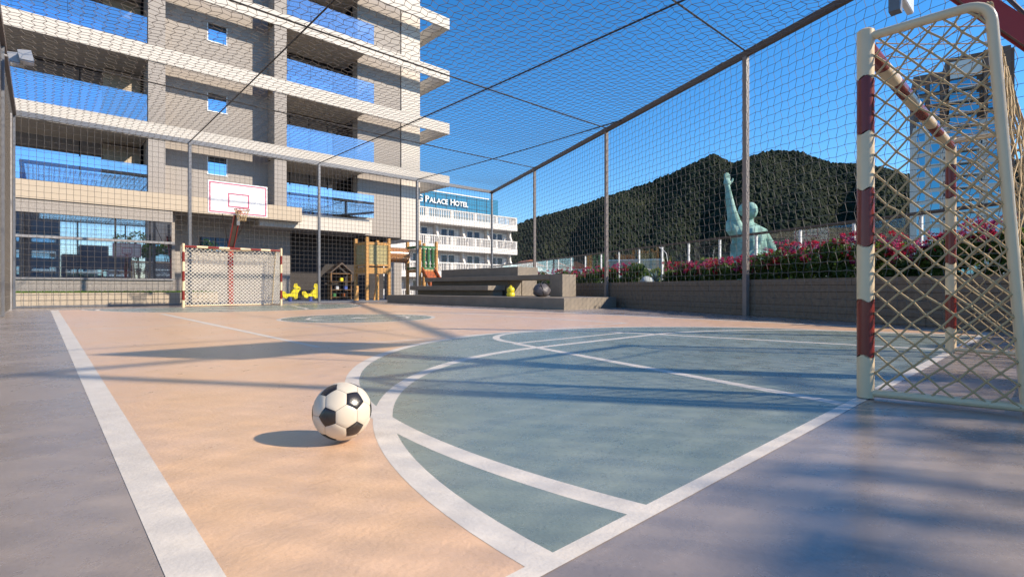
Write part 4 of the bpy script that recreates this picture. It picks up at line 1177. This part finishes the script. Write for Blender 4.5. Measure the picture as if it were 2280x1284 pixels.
# ------------------------------------------------------------------ statue: a plain robed figure with one arm raised
def make_statue():
    base = cam_pt(1668, 90, -8)
    mb = MB(); n = 36; prof = [(2.9, 0), (2.9, 2), (2.75, 4), (2.72, 6), (2.7, 8), (2.7, 10), (2.72, 11), (2.75, 12), (2.75, 13), (2.75, 14), (2.75, 15), (2.75, 16), (2.75, 17), (2.9, 18.0), (2.7, 19.0), (1.5, 19.7), (0.72, 20.2), (0.66, 20.9)]
    vs_ = []
    for r_, z in prof:
        for j in range(n):
            th = 2*PI*j/n; fold = 1+(0.13*math.sin(8*th+z*0.22)+0.07*math.sin(13*th-z*.35))*(1 if z < 17 else 0.35)
            vs_.append((r_*fold*math.cos(th), r_*0.72*fold*math.sin(th), z))
    mb.add(vs_, [(i*n+j, i*n+(j+1) % n, (i+1)*n+(j+1) % n, (i+1)*n+j) for i in range(len(prof)-1) for j in range(n)]+[tuple(range(n))[::-1], tuple(range((len(prof)-1)*n, len(prof)*n))])
    # head with hair knot
    def ell(c, r, m_=14):
        vs_ = []
        for j in range(m_+1):
            ph = PI*j/m_
            for i in range(m_*2):
                th = PI*i/m_; vs_.append((c[0]+r[0]*math.sin(ph)*math.cos(th)+1e-4*j, c[1]+r[1]*math.sin(ph)*math.sin(th), c[2]-r[2]*math.cos(ph)))
        k = m_*2
        mb.add(vs_, [(j*k+i, j*k+(i+1) % k, (j+1)*k+(i+1) % k, (j+1)*k+i) for j in range(m_) for i in range(k)])
    ell((0, -0.1, 22.2), (1.12, 1.30, 1.55)); ell((0, 0.55, 22.5), (1.25, 1.25, 1.35)); ell((0, 1.5, 22.4), (0.7, 0.7, 0.7))
    ell((0, -1.36, 22.05), (0.20, 0.28, 0.40))         # nose
    # raised right arm (to picture left), bent left arm holding a plain folded cloth
    mb.tube([(-2.0, 0, 18.4), (-2.9, -0.2, 20.2), (-3.5, -0.3, 22.4), (-4.0, -0.4, 24.6), (-4.3, -0.5, 26.2)], [1.3, 0.95, 0.68, 0.52, 0.36], 14)
    mb.tube([(-1.9, 0.1, 17.6), (-3.1, -0.1, 19.0), (-3.5, -0.1, 20.4)], [1.0, 1.05, 0.7], 12)
    ell((-4.38, -0.5, 26.8), (0.55, 0.42, 0.75))
    for i, (dx, l) in enumerate(((-0.42, 1.0), (-0.15, 1.25), (0.12, 1.2), (0.38, 0.95))):
        mb.tube([(-4.38+dx*0.8, -0.5, 27.2), (-4.40+dx*1.05, -0.55, 27.3+l*0.6), (-4.40+dx*1.1, -0.6, 27.3+l)], [0.17, 0.15, 0.1], 8)
    mb.tube([(-3.95, -0.5, 26.6), (-3.55, -0.6, 27.1), (-3.45, -0.65, 27.6)], [0.2, 0.17, 0.1], 8)
    mb.tube([(2.0, 0, 18.2), (3.2, -0.4, 16.2), (3.3, -1.4, 14.2)], [1.2, 1.0, 0.8], 14)
    mb.tube([(3.3, -1.4, 14.2), (2.5, -2.4, 14.8)], [0.8, 0.55], 12)
    for k in range(5):                                 # drape over the shoulder
        mb.tube([(1.9-0.3*k, -1.4-0.1*k, 18.7-0.25*k), (0.2-0.4*k, -2.15, 16.4-0.7*k), (-1.9, -1.7+0.05*k, 14.2-0.9*k)], [0.32, 0.36, 0.3], 8)
    sc = 1.0
    v = [(x*sc*1.12, y*sc*1.12, z*sc) for x, y, z in mb.v]
    o = mesh_obj('statue', v, mb.f, M['verdigris'], None, False, smooth=True)
    o.location = base; o.rotation_euler = (0, 0, HEAD-PI/2+0.25)
    rm = o.modifiers.new('remesh', 'REMESH'); rm.mode = 'VOXEL'; rm.voxel_size = 0.11; rm.use_smooth_shade = True
    tag(o, 'pale green robed statue with one arm raised, in front of the hill', 'statue')
make_statue()

# ------------------------------------------------------------------ wooded hill
RIDGE = [(700, 610), (900, 570), (1000, 540), (1100, 506), (1145, 490), (1200, 472), (1250, 460), (1300, 445), (1350, 426), (1401, 411), (1483, 381), (1552, 349), (1588, 333), (1611, 344), (1631, 353),
         (1654, 345), (1696, 330), (1735, 324), (1781, 327), (1814, 341), (1847, 351), (1886, 353), (1915, 354), (1960, 362), (2030, 380), (2120, 385), (2200, 365), (2280, 342), (2450, 330), (2800, 360), (3400, 420), (4200, 560)]
rx = np.array([p[0] for p in RIDGE], float); ry = np.array([p[1] for p in RIDGE], float)
D0, D1, D2 = 235.0, 500.0, 760.0
def hill_z(px, d):
    zr = 0.6+(642-np.interp(px, rx, ry))/1140*D1 - 6.0
    s = np.clip((d-D0)/(D1-D0), 0, 1); back = np.clip((d-D1)/(D2-D1), 0, 1)
    kx = px/100.0
    gul = (np.sin(kx*1.9+s*2.0)*0.06+np.sin(kx*4.3-s*3+1)*0.035)*np.sin(PI*s)
    up = (s**0.85+gul)*(1-back**1.5)
    return -8.5+(zr+8.5)*up
PXs = np.linspace(700, 4200, 220); Ds = np.concatenate([np.linspace(D0, D1, 46), np.linspace(D1, D2, 12)[1:]])
PG, DG = np.meshgrid(PXs, Ds, indexing='ij'); ZG = hill_z(PG, DG)
KG = (PG-1140)/1140
XG = DG*(FW.x+KG*RT.x); YG = DG*(FW.y+KG*RT.y)
v = np.stack([XG, YG, ZG], -1).reshape(-1, 3); nd = len(Ds)
ii, jj = np.meshgrid(np.arange(len(PXs)-1), np.arange(nd-1), indexing='ij'); b = (ii*nd+jj).reshape(-1, 1)
mesh_obj('hill', v, np.concatenate([b, b+nd, b+nd+1, b+1], 1), M['hill'], None, False, smooth=True, kind='structure')
# tree crowns of the wood, each a lumpy crown
temps = []
for sdv in (1, 2):
    bm = bmesh.new(); bmesh.ops.create_icosphere(bm, subdivisions=sdv, radius=1.0)
    bm.verts.index_update()
    tv = np.array([v_.co for v_ in bm.verts]); tf = np.array([[v_.index for v_ in f.verts] for f in bm.faces]); bm.free()
    temps.append((tv, tf))
NT = 20000
px = rng.uniform(1080, 2400, NT); dd = D0+(D1-D0+20)*rng.uniform(0, 1, NT)**0.72
k = (px-1140)/1140; zz = hill_z(px, dd)
pos = np.stack([dd*(FW.x+k*RT.x), dd*(FW.y+k*RT.y), zz], 1)
VV, FF = [], []; cnt = 0
for i in range(NT):
    tv, tf = temps[0]
    r_ = rng.uniform(1.0, 2.5)
    jit = 1+rng.normal(0, 0.13, len(tv))[:, None]
    q = tv*jit*np.array([r_, r_, r_*rng.uniform(0.75, 1.25)])+pos[i]+np.array([0, 0, r_*0.10])
    VV.append(q); FF.append(tf+cnt); cnt += len(tv)
fo = mesh_obj('forest', np.concatenate(VV), np.concatenate(FF), M['forest'], None, False, kind='stuff')
fo['label'] = 'dark green woodland covering the hill'; fo['category'] = 'forest'

# low houses and trees at the foot of the hill
def house(px, d, w, h, dep, z0, label, roof=True, wall='house_white'):
    c = cam_pt(px, d, z0)
    t = thing('house', label, 'house', c, 'small houses at the foot of the hill')
    rz = random.uniform(-0.4, 0.4)+HEAD-PI/2
    mb = MB(); mb.box(-w/2, w/2, -dep/2, dep/2, 0, h); o = mb.build('wall', M[wall], t, False)
    if roof:
        mb = MB(); mb.prism([(-w/2-0.4, h+0.003), (0, h+w*0.22), (w/2+0.4, h+0.003)], -dep/2-0.4, dep/2+0.4, 'y'); mb.build('roof', M['terracotta'], t, False)
    else:
        MB().box(-w/2-0.15, w/2+0.15, -dep/2-0.15, dep/2+0.15, h+0.003, h+0.4).build('roof', M['house_white'], t, False)
    n = max(2, int(w/2.2))
    for fl_ in range(max(1, int(h/3))):
        for i in range(n):
            x = -w/2+(i+0.5)*w/n
            MB().box(x-0.45, x+0.45, -dep/2-0.04, -dep/2-0.003, fl_*3+1.0, fl_*3+2.2).build('window', M['glass_win'], t, False)
    t.rotation_euler = (0, 0, rz)
for a in ((1172, 200, 12, 17, 9, -8, 'pale house at the hill foot just right of the hotel', True),
          (1205, 170, 9, 14, 8, -8, 'small white flat roofed house behind the cage post by the bleachers', False),
          (1243, 190, 10, 16, 8, -8, 'white house with tiled roof above the pink flowers', True),
          (1283, 175, 11, 15.2, 8, -8, 'white house with terracotta roof behind the low pink flower bush', True),
          (1330, 180, 9, 13.5, 8, -8, 'low white house left of the middle cage post', False),
          (1418, 150, 15, 16.5, 9, -8, 'ochre walled building behind the rail left of the aloe', False, 'cream'),
          (1840, 190, 22, 16.0, 10, -8, 'low grey brown building behind the rail right of the statue', False, 'granite'),
          (1975, 150, 14, 17.5, 10, -8, 'brown building behind the near goal post', False, 'granite')):
    house(*a)

def leafy_tree(base, h, cr_, label, n=1400, ls=0.16, m_='leaf', group=None, squash=0.8, trunk=0.14):
    t = thing('tree', label, 'tree', base, group)
    tr = MB(); lean = Vector((random.uniform(-.3, .3), random.uniform(-.3, .3), 0))
    tr.tube([Vector((0, 0, -0.1)), lean*0.5+Vector((0, 0, h*0.35)), lean+Vector((0, 0, h*0.7))], [trunk, trunk*0.75, trunk*0.4], 8)
    cls = []
    for i in range(9):
        a = 2*PI*i/9+random.uniform(-.4, .4); rr_ = cr_*random.uniform(0.35, 0.85); zc = h-cr_*squash+random.uniform(-0.6, 0.6)*cr_*squash
        e = Vector((rr_*math.cos(a), rr_*math.sin(a), zc)); cls.append(e)
        tr.tube([lean*0.5+Vector((0, 0, h*0.4)), (lean+e)/2+Vector((0, 0, -0.1)), e], [trunk*0.5, trunk*0.3, trunk*0.08], 6)
    cls.append(Vector((lean.x, lean.y, h-cr_*0.4)))
    tr.build('trunk', M['bark'], t, False)
    P = np.concatenate([blob_pts(n//10, e, (cr_*0.45, cr_*0.45, cr_*0.36)) for e in cls])
    v, f = leaf_quads(P, ls)
    mesh_obj('crown', v, f, M[m_], t, False)
    return t
for i, (px_, d, h, c_, lab, m_) in enumerate((
        (1190, 120, 9.6, 3.0, 'dark bushy tree just right of the hotel', 'leaf'),
        (1350, 130, 10.5, 4.0, 'olive tree behind the rail left of the ochre building', 'leaf2'),
        (1475, 110, 11.0, 3.4, 'yellow green tree behind the tall aloe', 'leaf2'),
        (1540, 120, 10.0, 4.0, 'dark tree behind the rail left of the statue', 'leaf'),
        (1600, 80, 11.5, 2.6, 'yellow green tree at the left foot of the statue', 'leaf2'),
        (1745, 110, 10.8, 4.0, 'dark tree at the right foot of the statue', 'leaf'),
        (1905, 120, 11.5, 4.0, 'dark tree behind the rail beside the near goal post', 'leaf'))):
    leafy_tree(cam_pt(px_, d, -8), h+2, c_, lab, n=1500, ls=0.42, m_=m_, group='trees below the terrace')

random.seed(21); rng = np.random.default_rng(21)
# trees standing behind the near end of the court; they shade its near corner
for i, (x, y, h, lab) in enumerate(((6.5, -6.8, 5.85, 'first'), (9.3, -7.0, 6.1, 'second'), (12.0, -6.5, 5.8, 'third'), (14.8, -5.8, 5.6, 'fourth'))):
    leafy_tree(Vector((x, y, -0.006)), h, 1.6, 'slender shade tree behind the near court end, %s from the camera' % lab, n=700, ls=0.17, group='shade trees behind the near court end')

# ------------------------------------------------------------------ city blocks behind the viewer, mirrored in the windows
for i, (x, y, w, h) in enumerate(((-46, -90, 12, 21), (-30, -84, 9, 26), (-17, -95, 14, 17), (-2, -88, 9, 22), (9, -100, 12, 16), (21, -86, 8, 25), (30, -92, 10, 22), (43, -96, 13, 28), (62, -90, 14, 20), (80, -86, 12, 24))):
    t = thing('city_block', '%s distant city block in the row behind the viewer, mirrored in the long window' % ('first second third fourth fifth sixth seventh eighth ninth tenth'.split()[i]), 'building', (x, y, -8), 'city blocks mirrored in the windows')
    MB().box(-w/2, w/2, -5, 5, 0, h).build('wall', M['skyline'], t, False)
    MB().box(-w/4, w/6, -3, 3, h+0.003, h+2.2).build('roof_house', M['skyline'], t, False)
    for z in np.arange(2, h-2, 3.1):
        MB().box(-w/2+0.6, w/2-0.6, 5.003, 5.06, z, z+1.4).build('window_band', M['glass_blue'], t, False)
